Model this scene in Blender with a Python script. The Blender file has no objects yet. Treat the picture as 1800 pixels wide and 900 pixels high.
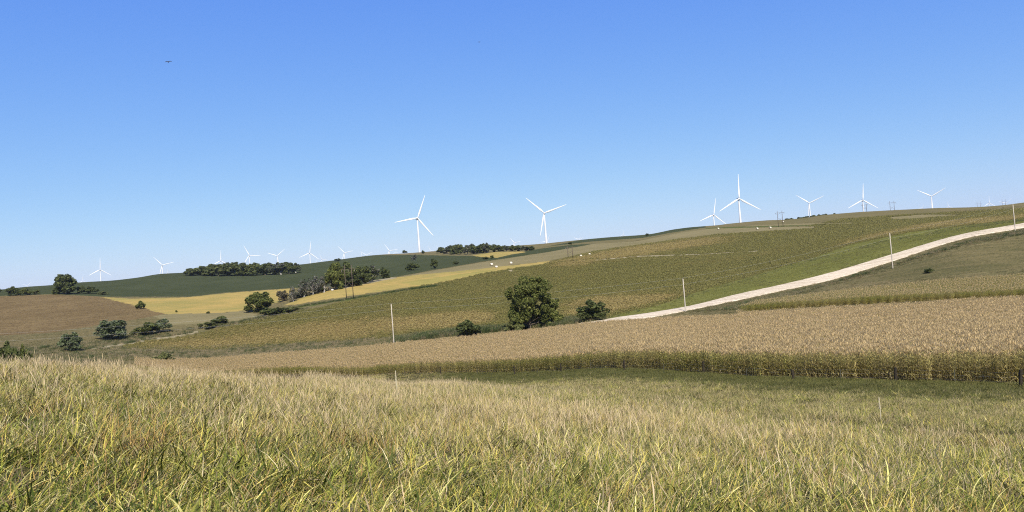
import bpy, math, random
import numpy as np
from mathutils import Matrix, Vector

rng = np.random.default_rng(7)
random.seed(7)
scene = bpy.context.scene
COL = scene.collection
R_ = math.radians

# ------------------------------------------------------------------ camera
F_PX = 1413.0                       # focal length in pixels of the 1800 px wide photograph
EYE = 1.65
PITCH, ROLL = R_(1.5), R_(4.3)
CF = np.array([0, math.cos(PITCH), math.sin(PITCH)])
R0 = np.array([1.0, 0, 0]); U0 = np.array([0, -math.sin(PITCH), math.cos(PITCH)])
CR = R0 * math.cos(ROLL) - U0 * math.sin(ROLL)
CU = U0 * math.cos(ROLL) + R0 * math.sin(ROLL)
cam_d = bpy.data.cameras.new("camera")
cam = bpy.data.objects.new("camera", cam_d); COL.objects.link(cam)
cam_d.sensor_width = 36.0
cam_d.lens = 36.0 * F_PX / 1800.0
cam_d.clip_start = 0.05; cam_d.clip_end = 60000
M = Matrix.Identity(4)
for i in range(3):
    M[i][0] = CR[i]; M[i][1] = CU[i]; M[i][2] = -CF[i]
M[2][3] = EYE
cam.matrix_world = M
scene.camera = cam


def ray(px, py):
    return CF + CR * ((px - 900) / F_PX) + CU * ((450 - py) / F_PX)


def at(px, py, depth):
    """world point seen at photograph pixel (px, py) that stands `depth` metres in front of the eye"""
    d = ray(px, py)
    p = d * (depth / d[1])
    return np.array([p[0], p[1], p[2] + EYE])


# ------------------------------------------------------------------ terrain
def pchip_slopes(x, y):
    h = np.diff(x, axis=-1); d = np.diff(y, axis=-1) / h
    m = np.zeros_like(y)
    a, b = d[..., :-1], d[..., 1:]
    w1 = 2 * h[..., 1:] + h[..., :-1]; w2 = h[..., 1:] + 2 * h[..., :-1]
    with np.errstate(divide='ignore', invalid='ignore'):
        hm = (w1 + w2) / (w1 / a + w2 / b)
    m[..., 1:-1] = np.where(a * b > 0, hm, 0)
    m[..., 0] = d[..., 0]; m[..., -1] = d[..., -1]
    return m


def pchip_rows(x, y, q):
    """x, y: (N,K) nodes per row, q: (N,) -> (N,)"""
    m = pchip_slopes(x, y)
    n, k = x.shape
    i = np.clip((x <= q[:, None]).sum(1) - 1, 0, k - 2)
    r = np.arange(n)
    x0, x1, y0, y1, m0, m1 = x[r, i], x[r, i + 1], y[r, i], y[r, i + 1], m[r, i], m[r, i + 1]
    h = x1 - x0
    t = np.clip((q - x0) / h, 0, 1)
    return (y0 * (1 + 2 * t) * (1 - t) ** 2 + h * m0 * t * (1 - t) ** 2
            + y1 * t * t * (3 - 2 * t) + h * m1 * t * t * (t - 1))


def pchip1(x, y, q):
    x = np.asarray(x, float); y = np.asarray(y, float)
    m = pchip_slopes(x[None], y[None])[0]
    q = np.clip(np.asarray(q, float), x[0], x[-1])
    i = np.clip(np.searchsorted(x, q, side='right') - 1, 0, len(x) - 2)
    h = x[i + 1] - x[i]; t = (q - x[i]) / h
    return (y[i] * (1 + 2 * t) * (1 - t) ** 2 + h * m[i] * t * (1 - t) ** 2
            + y[i + 1] * t * t * (3 - 2 * t) + h * m[i + 1] * t * t * (t - 1))


# each line: (x, y) in the photograph and the distance in front of the eye
SKY = [(-150, 520, 1200), (0, 510, 1150), (50, 504.5, 1150), (100, 501, 1150), (130, 497.5, 1150), (200, 493, 1200),
       (240, 488.3, 1200), (280, 481.8, 1200), (330, 479, 1250), (430, 471, 1300), (528, 465, 1350), (560, 461, 1350),
       (600, 456, 1400), (640, 450.5, 1400), (680, 447, 1450), (720, 445, 1500), (760, 442, 1500), (850, 436, 1450),
       (940, 430, 1400), (1000, 424, 1300), (1040, 420, 1250), (1080, 416.5, 1200), (1140, 412, 1150), (1190, 402.5, 1100),
       (1220, 399, 1100), (1260, 396, 1100), (1280, 393.5, 1100), (1320, 389.5, 1090), (1350, 387.3, 1080), (1380, 386.4, 1070), (1400, 384.8, 1060), (1425, 381.6, 1050),
       (1450, 377.8, 1040), (1500, 373.5, 1020), (1550, 370.5, 1000), (1600, 368, 980), (1640, 366, 960), (1720, 364, 930),
       (1760, 361, 900), (1800, 356, 900), (1900, 340, 950), (2050, 318, 1000)]


def sky_y(px):
    return float(np.interp(px, [s[0] for s in SKY], [s[1] for s in SKY]))


LINES = [
    # brow of the near grass slope
    [(-200, 676, 25), (0, 671, 26), (200, 676, 30), (400, 679, 38), (600, 678, 53), (750, 690, 55), (900, 706, 44),
     (1100, 732, 32), (1350, 766, 25), (1800, 792, 20), (2000, 800, 19)],
    # front of the near corn
    [(-200, 678, 190), (0, 668, 200), (200, 655, 250), (400, 664, 290), (640, 661, 235), (700, 657, 210), (900, 655, 160),
     (1100, 648, 115), (1350, 663, 86), (1800, 675, 64), (2000, 680, 58)],
    # back of the near corn
    [(-200, 655, 240), (0, 645, 260), (200, 640, 320), (400, 637, 350), (600, 623, 330), (690, 615, 300), (800, 606, 285),
     (935, 592, 275), (1060, 579, 262), (1200, 571, 250), (1350, 570, 200), (1500, 563, 190), (1800, 545, 190), (2000, 536, 185)],
    # front of the second corn block
    [(-200, 645, 275), (0, 635, 295), (200, 629, 345), (400, 629.5, 370), (600, 617.5, 346), (690, 606.5, 315), (800, 595.5, 297),
     (935, 582.5, 286), (1062, 572, 267), (1200, 558, 270), (1280, 552, 240), (1350, 546, 235), (1500, 536, 225), (1800, 523, 215),
     (2000, 515, 212)],
    # valley line, then the near edge of the road
    [(-200, 635, 310), (0, 625, 330), (200, 618, 370), (400, 622, 390), (600, 612, 362), (690, 598, 330), (800, 585, 310),
     (935, 573, 297), (1062, 565, 271.5), (1124, 560, 279), (1205, 546, 288.7), (1300, 527, 301), (1365, 513, 310), (1452, 494, 324),
     (1564, 460.5, 343), (1700, 419, 368), (1800, 400, 392), (2000, 355, 446)],
    # far bank, then the far edge of the road
    [(-200, 620, 340), (0, 612, 360), (200, 606, 400), (400, 612, 415), (600, 603, 385), (690, 588, 350), (800, 577, 328),
     (935, 567, 310), (1062, 563, 279.5), (1124, 553, 289), (1205, 540, 299), (1300, 517, 312), (1365, 503, 322), (1452, 482, 336),
     (1564, 449, 356), (1700, 411, 382), (1800, 393, 406), (2000, 348, 461)],
    [(-200, 600, 430), (0, 590, 450), (150, 585, 450), (300, 560, 490), (450, 555, 500), (600, 532, 500), (750, 535, 450),
     (900, 520, 450), (1050, 510, 420), (1200, 500, 400), (1300, 490, 400), (1452, 455, 420), (1564, 425, 440), (1800, 383, 480), (2000, 340, 540)],
    [(-200, 540, 700), (0, 530, 700), (150, 527, 690), (300, 524, 700), (450, 515, 700), (600, 506, 570), (680, 495, 600), (750, 478, 640),
     (900, 465, 620), (1050, 448, 640), (1200, 440, 640), (1300, 430, 650), (1452, 408, 670), (1564, 392, 690), (1800, 367, 690), (2000, 331, 760)],
    [(-200, 530, 800), (0, 516, 800), (150, 514, 800), (300, 510, 850), (450, 495, 900), (600, 492, 850), (680, 480, 900), (750, 466, 900),
     (900, 450, 820), (1050, 432, 850), (1200, 418, 820), (1300, 405, 830), (1452, 388, 830), (1564, 376, 840), (1800, 359.5, 800), (2000, 327, 860)],
    SKY,
    [(s[0], s[1] + 8, s[2] * 1.35) for s in SKY],
    [(s[0], s[1] + 24, 2700) for s in SKY],
    [(s[0], s[1] + 13, 5000) for s in SKY],
    [(s[0], s[1] + 22, 8000) for s in SKY],
]
NODES = []
for ln in LINES:
    P = np.array([at(*q) for q in ln])
    az = np.arctan2(P[:, 0], P[:, 1]); rho = np.hypot(P[:, 0], P[:, 1])
    NODES.append((az, rho, P[:, 2]))


def vnoise(x, y, seed=0):
    """smooth value noise in [-1,1]"""
    xi = np.floor(x).astype(np.int64); yi = np.floor(y).astype(np.int64)
    fx = x - xi; fy = y - yi
    fx = fx * fx * (3 - 2 * fx); fy = fy * fy * (3 - 2 * fy)

    def hsh(a, b):
        n = (a * 374761393 + b * 668265263 + seed * 1442695041) & 0xffffffff
        n = ((n ^ (n >> 13)) * 1274126177) & 0xffffffff
        n = n ^ (n >> 16)
        return (n & 0xffff) / 32767.5 - 1
    return ((hsh(xi, yi) * (1 - fx) + hsh(xi + 1, yi) * fx) * (1 - fy)
            + (hsh(xi, yi + 1) * (1 - fx) + hsh(xi + 1, yi + 1) * fx) * fy)


def fbm(x, y, seed=0, n=3):
    s = 0; a = 1; t = 0
    for k in range(n):
        s = s + a * vnoise(x * 2 ** k, y * 2 ** k, seed + k); t += a; a *= .5
    return s / t


def H(x, y):
    """height of the ground at world (x, y)"""
    x = np.atleast_1d(np.asarray(x, float)); y = np.atleast_1d(np.asarray(y, float))
    out = np.empty(len(x))
    step = 200000
    for s in range(0, len(x), step):
        xx, yy = x[s:s + step], y[s:s + step]
        az = np.arctan2(xx, yy); rho = np.hypot(xx, yy)
        K = len(NODES)
        nx = np.zeros((len(xx), K + 1)); ny = np.zeros((len(xx), K + 1))
        back = np.clip((np.abs(az) - R_(70)) / R_(110), 0, 1); back = back * back * (3 - 2 * back)
        for k, (a, r, z) in enumerate(NODES):
            rr = pchip1(a, r, az); zz = pchip1(a, z, az)
            nx[:, k + 1] = rr * (1 - back) + .5 * (r[0] + r[-1]) * back
            ny[:, k + 1] = zz * (1 - back) + .5 * (z[0] + z[-1]) * back
        z = pchip_rows(nx, ny, rho)
        z = z + .06 * fbm(xx / 2.2, yy / 2.2, 5, 2) * np.clip(rho / 3, 0, 1)
        out[s:s + step] = z
    return out


def hit(px, py, dmin=2.0, dmax=3000.0):
    """first ground point that the photograph's pixel sees, between two distances"""
    d = ray(px, py); d = d / math.hypot(d[0], d[1])
    rho = np.geomspace(dmin, dmax, 700)
    for _ in range(2):
        g = H(d[0] * rho, d[1] * rho); l = EYE + d[2] * rho
        below = np.nonzero(l <= g)[0]
        if len(below) == 0:
            k = int(np.argmin(l - g)); break
        k = max(1, below[0])
        rho = np.linspace(rho[k - 1], rho[k], 60)
    else:
        k = min(k, len(rho) - 1)
    r = rho[k]
    return np.array([d[0] * r, d[1] * r, float(H([d[0] * r], [d[1] * r])[0])])


# ------------------------------------------------------------------ helpers
def link(o, parent=None):
    COL.objects.link(o)
    if parent is not None:
        o.parent = parent
    return o


def mesh_obj(name, V, faces, mats, parent=None, mi=None, smooth=False, cols=None):
    """faces: list of index tuples or an (n,k) array"""
    me = bpy.data.meshes.new(name)
    V = np.asarray(V, np.float32)
    if isinstance(faces, np.ndarray):
        n, k = faces.shape
        me.vertices.add(len(V)); me.vertices.foreach_set("co", V.ravel())
        me.loops.add(n * k); me.loops.foreach_set("vertex_index", faces.astype(np.int32).ravel())
        me.polygons.add(n); me.polygons.foreach_set("loop_start", np.arange(0, n * k, k, dtype=np.int32))
        me.update(calc_edges=True)
    else:
        me.from_pydata([tuple(map(float, v)) for v in V], [], faces)
    if not isinstance(mats, (list, tuple)):
        mats = [mats]
    for m in mats:
        me.materials.append(m)
    if mi is not None:
        me.polygons.foreach_set("material_index", np.asarray(mi, np.int32))
    if smooth:
        me.polygons.foreach_set("use_smooth", np.ones(len(me.polygons), bool))
    if cols is not None:
        ca = me.color_attributes.new("col", 'FLOAT_COLOR', 'POINT')
        c = np.ones((len(V), 4), np.float32); c[:, :3] = cols
        ca.data.foreach_set("color", c.ravel())
    me.validate(); me.update()
    return link(bpy.data.objects.new(name, me), parent)


def empty(name, loc, rz=0.0, label=None, cat=None, group=None):
    o = bpy.data.objects.new(name, None); COL.objects.link(o)
    o.location = [float(v) for v in loc]; o.rotation_euler = (0, 0, rz); o.empty_display_size = .5
    return tag(o, label, cat, group)


def tag(o, label=None, cat=None, group=None, kind=None):
    if label: o["label"] = label
    if cat: o["category"] = cat
    if group: o["group"] = group
    if kind: o["kind"] = kind
    return o


class MB:
    """collects simple solids into one mesh"""
    def __init__(s):
        s.V = []; s.F = []

    def add(s, V, F):
        b = len(s.V)
        s.V.extend([tuple(map(float, v)) for v in V]); s.F.extend([tuple(b + i for i in f) for f in F])

    def tube(s, pts, radii, n=8, cap=True):
        pts = [np.array(p, float) for p in pts]
        V = []; F = []
        for i, p in enumerate(pts):
            t = pts[min(i + 1, len(pts) - 1)] - pts[max(i - 1, 0)]
            t = t / (np.linalg.norm(t) + 1e-9)
            ref = np.array([1.0, 0, 0]) if abs(t[2]) > .7 else np.array([0, 0, 1.0])
            a = np.cross(t, ref); a /= np.linalg.norm(a); b = np.cross(t, a)
            for k in range(n):
                an = 2 * math.pi * k / n
                V.append(p + radii[i] * (a * math.cos(an) + b * math.sin(an)))
        for i in range(len(pts) - 1):
            for k in range(n):
                F.append((i * n + k, i * n + (k + 1) % n, (i + 1) * n + (k + 1) % n, (i + 1) * n + k))
        if cap:
            F.append(tuple(range(n))[::-1]); F.append(tuple((len(pts) - 1) * n + k for k in range(n)))
        s.add(V, F)

    def box(s, c, h, rot=None):
        V = []
        for dx in (-1, 1):
            for dy in (-1, 1):
                for dz in (-1, 1):
                    v = np.array([dx * h[0], dy * h[1], dz * h[2]])
                    if rot is not None: v = rot @ v
                    V.append(v + np.array(c))
        s.add(V, [(0, 1, 3, 2), (4, 6, 7, 5), (0, 4, 5, 1), (2, 3, 7, 6), (0, 2, 6, 4), (1, 5, 7, 3)])

    def build(s, name, mat, parent=None, smooth=False):
        return mesh_obj(name, np.array(s.V), s.F, mat, parent, smooth=smooth)


# ------------------------------------------------------------------ materials
def new_mat(name):
    m = bpy.data.materials.new(name); m.use_nodes = True
    nt = m.node_tree
    b = nt.nodes["Principled BSDF"]
    return m, nt, b


def nd(nt, t, **kw):
    n = nt.nodes.new(t)
    for k, v in kw.items():
        setattr(n, k, v)
    return n


def plain(name, col, rough=.7, noise=0.0, scale=5.0, metallic=0.0, spec=.3):
    m, nt, b = new_mat(name)
    b.inputs["Roughness"].default_value = rough
    b.inputs["Metallic"].default_value = metallic
    b.inputs["Specular IOR Level"].default_value = spec
    b.inputs["Base Color"].default_value = (*col, 1)
    if noise:
        tc = nd(nt, 'ShaderNodeTexCoord'); nz = nd(nt, 'ShaderNodeTexNoise')
        nz.inputs["Scale"].default_value = scale; nz.inputs["Detail"].default_value = 5
        nt.links.new(tc.outputs["Object"], nz.inputs["Vector"])
        mx = nd(nt, 'ShaderNodeMix', data_type='RGBA')
        mx.inputs["A"].default_value = (*[c * (1 - noise) for c in col], 1)
        mx.inputs["B"].default_value = (*[min(1, c * (1 + noise)) for c in col], 1)
        nt.links.new(nz.outputs["Fac"], mx.inputs["Factor"])
        nt.links.new(mx.outputs["Result"], b.inputs["Base Color"])
    return m


def leaf_mat(name, tint_to=None, translucent=.35, rough=.55, spec=.07):
    """colour from the mesh's own 'col', drifting towards tint_to by the per-plant 'tint'"""
    m, nt, b = new_mat(name)
    out = nt.nodes["Material Output"]
    at_ = nd(nt, 'ShaderNodeAttribute', attribute_name="col")
    src = at_.outputs["Color"]
    if tint_to is not None:
        ti = nd(nt, 'ShaderNodeAttribute', attribute_name="tint", attribute_type='INSTANCER')
        mx = nd(nt, 'ShaderNodeMix', data_type='RGBA')
        nt.links.new(ti.outputs["Fac"], mx.inputs["Factor"])
        nt.links.new(src, mx.inputs["A"]); mx.inputs["B"].default_value = (*tint_to, 1)
        src = mx.outputs["Result"]
    nt.links.new(src, b.inputs["Base Color"])
    b.inputs["Roughness"].default_value = rough
    b.inputs["Specular IOR Level"].default_value = spec
    tr = nd(nt, 'ShaderNodeBsdfTranslucent')
    nt.links.new(src, tr.inputs["Color"])
    ms = nd(nt, 'ShaderNodeMixShader'); ms.inputs[0].default_value = translucent
    nt.links.new(b.outputs[0], ms.inputs[1]); nt.links.new(tr.outputs[0], ms.inputs[2])
    nt.links.new(ms.outputs[0], out.inputs["Surface"])
    return m


# ------------------------------------------------------------------ ground sheet with its fields
def plan(poly, dmin=2.0, dense=14.0):
    """pixel outline (points may carry their own distance) -> plan outline on the ground"""
    out = []
    n = len(poly)
    for i in range(n):
        a, b = poly[i], poly[(i + 1) % n]
        if len(a) == 3 or len(b) == 3:
            out.append(at(*a)[:2] if len(a) == 3 else hit(a[0], a[1], dmin)[:2]); continue
        L = math.hypot(b[0] - a[0], b[1] - a[1]); k = max(1, int(L / dense))
        for j in range(k):
            t = j / k
            out.append(hit(a[0] + (b[0] - a[0]) * t, a[1] + (b[1] - a[1]) * t, dmin)[:2])
    return np.array(out)


def inside(poly, x, y):
    c = np.zeros(len(x), bool)
    lo = poly.min(0); hi = poly.max(0)
    sel = np.nonzero((x >= lo[0]) & (x <= hi[0]) & (y >= lo[1]) & (y <= hi[1]))[0]
    if len(sel) == 0: return c
    xs, ys = x[sel], y[sel]
    r = np.zeros(len(sel), bool)
    j = len(poly) - 1
    for i in range(len(poly)):
        xi, yi = poly[i]; xj, yj = poly[j]
        if yi != yj:
            r ^= ((yi > ys) != (yj > ys)) & (xs < (xj - xi) * (ys - yi) / (yj - yi) + xi)
        j = i
    c[sel] = r
    return c


def edge_rho(k, az):
    a, r, z = NODES[k]
    return pchip1(a, r, az)


print("terrain")
az_f = np.concatenate([np.radians(np.arange(-180, -40, 2.5)), np.radians(np.arange(-40, 40, .075)), np.radians(np.arange(40, 180.01, 2.5))])
rho_f = np.concatenate([np.geomspace(.25, 30, 70)[:-1], np.geomspace(30, 160, 110)[:-1], np.geomspace(160, 1600, 380)[:-1], np.geomspace(1600, 9000, 40)])
AZ, RH = np.meshgrid(az_f, rho_f, indexing='ij')
GX = (RH * np.sin(AZ)).ravel(); GY = (RH * np.cos(AZ)).ravel()
GZ = H(GX, GY)
azr, rhr = AZ.ravel(), RH.ravel()

# field: colour A, colour B, weights of fine / middle / broad mottling
FIELD = {
    'meadow': ((.095, .088, .038), (.155, .125, .060), (.9, .9, .8)),
    'near_turf': ((.026, .025, .010), (.052, .045, .022), (.6, .6, .3)),  # darkened so the gaps between grass clumps read as deep shadow
    'corn_floor': ((.16, .12, .06), (.24, .18, .09), (.6, .3, .2)),
    'fallow': ((.104, .073, .034), (.172, .124, .058), (.9, 1.1, 1.0)),
    'wheat': ((.335, .235, .076), (.215, .185, .058), (.5, 1.5, 1.5)),
    'beans_ripe': ((.19, .128, .050), (.118, .098, .034), (1.2, 1.1, .9)),
    'beans': ((.050, .056, .016), (.132, .108, .038), (1.5, 1.6, .9)),
    'beans_far': ((.033, .041, .019), (.056, .064, .030), (.4, 1.0, .8)),
    'stubble': ((.142, .124, .058), (.195, .162, .082), (.6, 1.2, 1.0)),
    'verge': ((.088, .094, .025), (.155, .152, .044), (1.0, 1.3, .8)),
    'ditch': ((.085, .090, .036), (.145, .120, .060), (1, .9, .5)),
    'mown': ((.080, .075, .032), (.138, .113, .052), (.6, 1.6, .9)),
    'upland': ((.115, .100, .048), (.150, .120, .062), (.8, .8, .6)),
    'bare': ((.21, .18, .105), (.27, .23, .14), (.8, .8, .5)),
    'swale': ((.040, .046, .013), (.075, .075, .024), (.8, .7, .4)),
    'wheat_green': ((.26, .215, .065), (.185, .165, .048), (.5, 1.2, 1.0)),
    'hedge': ((.05, .065, .02), (.09, .095, .03), (1, .6, .3)),
}
FN = list(FIELD)
zone = np.full(len(GX), FN.index('meadow'))
wx = GX + (1.6 * fbm(GX / 7, GY / 7, 11)) * np.clip(rhr / 300, .15, 1.6)
wy = GY + (1.6 * fbm(GX / 7, GY / 7, 12)) * np.clip(rhr / 300, .15, 1.6)


def paint(name, poly, dmin=60.0):
    pl = plan(poly, dmin)
    zone[inside(pl, wx, wy)] = FN.index(name)
    return pl


zone[rhr > 1300] = FN.index('upland')
# slope beyond the valley: ripening beans on the middle hill
paint('beans', [(190, 612), (250, 600), (330, 590), (420, 568), (480, 552), (560, 540), (640, 520), (760, 498), (880, 474), (960, 462), (1050, 441),
                (1140, 428), (1250, 412), (1390, 403), (1480, 385), (1600, 377), (1700, 372), (1810, 366), (1810, 385), (1700, 396),
                (1600, 408), (1500, 429), (1420, 456), (1350, 477), (1250, 506), (1150, 538), (1080, 556), (1020, 558), (980, 562),
                (900, 572), (840, 572), (760, 585), (700, 592), (600, 598), (500, 606), (400, 614), (300, 615)], 200)
# tawny bands in the beans, running softly into the greener ones
ripe_mask = np.zeros(len(GX), bool)
for pl in ([(190, 612), (330, 594), (450, 578), (600, 566), (720, 556), (860, 546), (880, 560), (860, 568), (760, 580), (650, 590), (500, 600), (350, 610)],
           [(985, 535), (1080, 520), (1180, 515), (1230, 508), (1200, 520), (1100, 548), (1060, 552), (1000, 556)],
           [(960, 462), (1060, 443), (1150, 428), (1260, 415), (1310, 420), (1250, 430), (1130, 448), (1010, 468), (970, 470)],
           [(1440, 440), (1520, 415), (1640, 392), (1760, 380), (1810, 378), (1810, 384), (1700, 394), (1600, 405), (1500, 426)]):
    ripe_mask |= inside(plan(pl, 200), wx, wy)
paint('wheat', [(498, 537), (530, 524), (560, 513), (600, 505), (650, 495), (700, 487), (760, 481), (850, 472), (930, 463), (970, 458), (960, 464), (900, 472),
                (850, 480), (810, 490), (760, 499), (700, 508), (620, 519), (560, 529), (520, 535)], 200)
paint('wheat_green', [(700, 497), (800, 483), (880, 472), (840, 482), (800, 491), (740, 502)], 200)
paint('hedge', [(525, 537), (600, 526), (660, 516), (720, 507), (770, 500), (770, 503), (720, 510), (660, 520), (600, 530), (525, 541)], 200)
paint('stubble', [(640, 500), (700, 487), (760, 476), (840, 462), (900, 453), (960, 444), (1040, 429), (1120, 424), (1200, 408), (1260, 401), (1340, 400),
                  (1430, 398), (1440, 401), (1390, 404), (1260, 412), (1140, 428), (1050, 441), (960, 459), (850, 472), (760, 481), (700, 487)], 300)
paint('fallow', [(-140, 532), (0, 521), (90, 518), (175, 521), (235, 537), (295, 551), (240, 561), (180, 570), (100, 584), (0, 590), (-140, 600)], 200)
paint('wheat', [(178, 522), (230, 525), (330, 522.5), (400, 515), (470, 510), (520, 506), (505, 525), (470, 537), (430, 546), (380, 550), (305, 553), (275, 549), (235, 537)], 300)
paint('stubble', [(268, 556), (300, 552), (380, 550), (436, 546), (455, 552), (440, 560), (380, 568), (300, 572)], 200)
# the dark green bean field over the far hill
paint('beans_far', [(-140, 531), (0, 520), (90, 517), (190, 521.5), (330, 521.5), (400, 514), (470, 509), (540, 505), (600, 504), (660, 492), (700, 486), (760, 475), (840, 461), (900, 452.5),
                    (960, 443.5), (1020, 433), (1045, 428), (1000, 431), (950, 437), (905, 445), (870, 453), (830, 450), (770, 449), (720, 448), (690, 448.5), (640, 452, 1380),
                    (600, 455, 1600), (528, 462, 1600), (430, 466, 1600), (330, 476, 1600), (200, 490, 1600), (0, 507, 1600), (-140, 515, 1600)], 500)
paint('wheat', [(832, 449), (870, 443), (920, 442), (925, 443.5), (900, 447), (875, 453), (850, 452)], 700)
paint('beans_far', [(960, 433.5), (1000, 429), (1040, 424.5), (1130, 418), (1180, 409), (1240, 400), (1240, 397.3), (1190, 400, 1300), (1140, 410, 1350), (1080, 415, 1400), (1000, 426)], 700)
paint('hedge', [(1240, 400.5), (1320, 398), (1440, 395), (1500, 394), (1440, 396.3), (1320, 400), (1240, 402)], 500)
paint('stubble', [(1310, 397), (1400, 393), (1500, 391), (1500, 393), (1400, 395.5), (1310, 398)], 500)
paint('stubble', [(1560, 382), (1620, 377), (1690, 377), (1690, 379), (1620, 384), (1580, 386)], 500)
paint('verge', [(1055, 562), (1100, 549), (1150, 538), (1250, 506), (1350, 477), (1420, 456), (1500, 429), (1600, 408), (1700, 396), (1810, 383), (1815, 398), (1700, 412), (1564, 449),
                (1452, 482), (1300, 517), (1205, 540), (1124, 553)], 200)
paint('bare', [(1050, 456), (1120, 450), (1240, 446), (1330, 441), (1330, 442.2), (1240, 447.5), (1120, 452), (1050, 458)], 200)
paint('bare', [(896, 474.5), (905, 474), (906, 477), (896, 477.5)], 200)
paint('bare', [(160, 611), (230, 601), (300, 590), (345, 582), (345, 584), (300, 593), (230, 604), (160, 615)], 200)
paint('bare', [(445, 555), (456, 556), (452, 560), (444, 559)], 200)
paint('bare', [(600, 508), (640, 496), (690, 487), (700, 488), (650, 498), (610, 506)], 300)
paint('ditch', [(1200, 549), (1300, 530), (1452, 497), (1564, 463), (1700, 421), (1815, 399), (1815, 412), (1700, 432), (1600, 462), (1500, 492), (1400, 520), (1290, 545)], 180)
paint('mown', [(1480, 500), (1600, 464), (1700, 435), (1815, 415), (1815, 470), (1700, 480), (1600, 490)], 180)
# grass and corn in front of the valley
f_rho = edge_rho(1, azr); b_rho = edge_rho(2, azr); s_rho = edge_rho(3, azr)
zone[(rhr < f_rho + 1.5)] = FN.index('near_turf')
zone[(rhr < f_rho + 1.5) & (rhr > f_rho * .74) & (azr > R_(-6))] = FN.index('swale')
zone[(rhr >= f_rho + 1.5) & (rhr < b_rho) & (azr > R_(-26))] = FN.index('corn_floor')

print("ground mesh")
na, nr = len(az_f), len(rho_f)
idx = np.arange(na * nr).reshape(na, nr)
Fq = np.stack([idx[:-1, :-1], idx[1:, :-1], idx[1:, 1:], idx[:-1, 1:]], -1).reshape(-1, 4)
Fq = Fq[:, ::-1]
A = np.array([FIELD[f][0] for f in FN]); B = np.array([FIELD[f][1] for f in FN]); W = np.array([FIELD[f][2] for f in FN])


def ground_material():
    m, nt, b = new_mat("field_ground")
    b.inputs["Roughness"].default_value = 1.0; b.inputs["Specular IOR Level"].default_value = .0
    a = nd(nt, 'ShaderNodeAttribute', attribute_name="col"); c = nd(nt, 'ShaderNodeAttribute', attribute_name="colb")
    w = nd(nt, 'ShaderNodeAttribute', attribute_name="mottle")
    sw = nd(nt, 'ShaderNodeSeparateColor'); nt.links.new(w.outputs["Color"], sw.inputs[0])
    ge = nd(nt, 'ShaderNodeNewGeometry')
    fac = None
    fine = None
    for k, (sc, dt, ch) in enumerate(((.9, 3, "Red"), (.16, 4, "Green"), (.022, 4, "Blue"))):
        mp = nd(nt, 'ShaderNodeMapping')
        mp.inputs["Scale"].default_value = ((1, 1, .3), (.28, 1.15, .3), (1.0, .7, .3))[k]
        mp.inputs["Rotation"].default_value = (0, 0, R_((0, -8, 40)[k]))
        nt.links.new(ge.outputs["Position"], mp.inputs["Vector"])
        nz = nd(nt, 'ShaderNodeTexNoise'); nz.inputs["Scale"].default_value = sc; nz.inputs["Detail"].default_value = dt
        nz.inputs["Roughness"].default_value = .65
        nt.links.new(mp.outputs[0], nz.inputs["Vector"])
        s = nd(nt, 'ShaderNodeMath', operation='SUBTRACT'); nt.links.new(nz.outputs["Fac"], s.inputs[0]); s.inputs[1].default_value = .5
        if k == 0: fine = nz
        ml = nd(nt, 'ShaderNodeMath', operation='MULTIPLY'); nt.links.new(s.outputs[0], ml.inputs[0]); nt.links.new(sw.outputs[ch], ml.inputs[1])
        if fac is None: fac = ml
        else:
            ad = nd(nt, 'ShaderNodeMath', operation='ADD'); nt.links.new(fac.outputs[0], ad.inputs[0]); nt.links.new(ml.outputs[0], ad.inputs[1]); fac = ad
    mr = nd(nt, 'ShaderNodeMapRange'); mr.inputs["From Min"].default_value = -.3; mr.inputs["From Max"].default_value = .3
    nt.links.new(fac.outputs[0], mr.inputs["Value"])
    mx = nd(nt, 'ShaderNodeMix', data_type='RGBA')
    nt.links.new(mr.outputs[0], mx.inputs["Factor"]); nt.links.new(a.outputs["Color"], mx.inputs["A"]); nt.links.new(c.outputs["Color"], mx.inputs["B"])
    nt.links.new(mx.outputs["Result"], b.inputs["Base Color"])
    bp = nd(nt, 'ShaderNodeBump'); bp.inputs["Strength"].default_value = .9; bp.inputs["Distance"].default_value = .9
    nt.links.new(fine.outputs["Fac"], bp.inputs["Height"]); nt.links.new(bp.outputs[0], b.inputs["Normal"])
    return m


M_ground = ground_material()
rip = ripe_mask.reshape(na, nr).astype(np.float32)
for _ in range(3):
    for ax, wd in ((0, 9), (1, 5)):
        c = np.cumsum(np.pad(rip, [(wd + 1, wd) if k == ax else (0, 0) for k in (0, 1)], mode='edge'), axis=ax)
        rip = (np.take(c, range(2 * wd + 1, c.shape[ax]), ax) - np.take(c, range(0, c.shape[ax] - 2 * wd - 1), ax)) / (2 * wd + 1)
rip = np.clip(rip.ravel() * 1.15 + .25 * fbm(GX / 18, GY / 18, 91) * (rip.ravel() > .05), 0, 1)[:, None] * (zone == FN.index('beans'))[:, None]
ir = FN.index('beans_ripe')
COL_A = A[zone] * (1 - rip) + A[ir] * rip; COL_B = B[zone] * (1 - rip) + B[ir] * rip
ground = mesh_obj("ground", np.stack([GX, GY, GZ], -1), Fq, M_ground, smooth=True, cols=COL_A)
for nm, arr in (("colb", COL_B), ("mottle", W[zone])):
    ca = ground.data.color_attributes.new(nm, 'FLOAT_COLOR', 'POINT')
    c = np.ones((len(GX), 4), np.float32); c[:, :3] = arr
    ca.data.foreach_set("color", c.ravel())
tag(ground, kind='structure')

# ------------------------------------------------------------------ gravel road
print("road")


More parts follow.
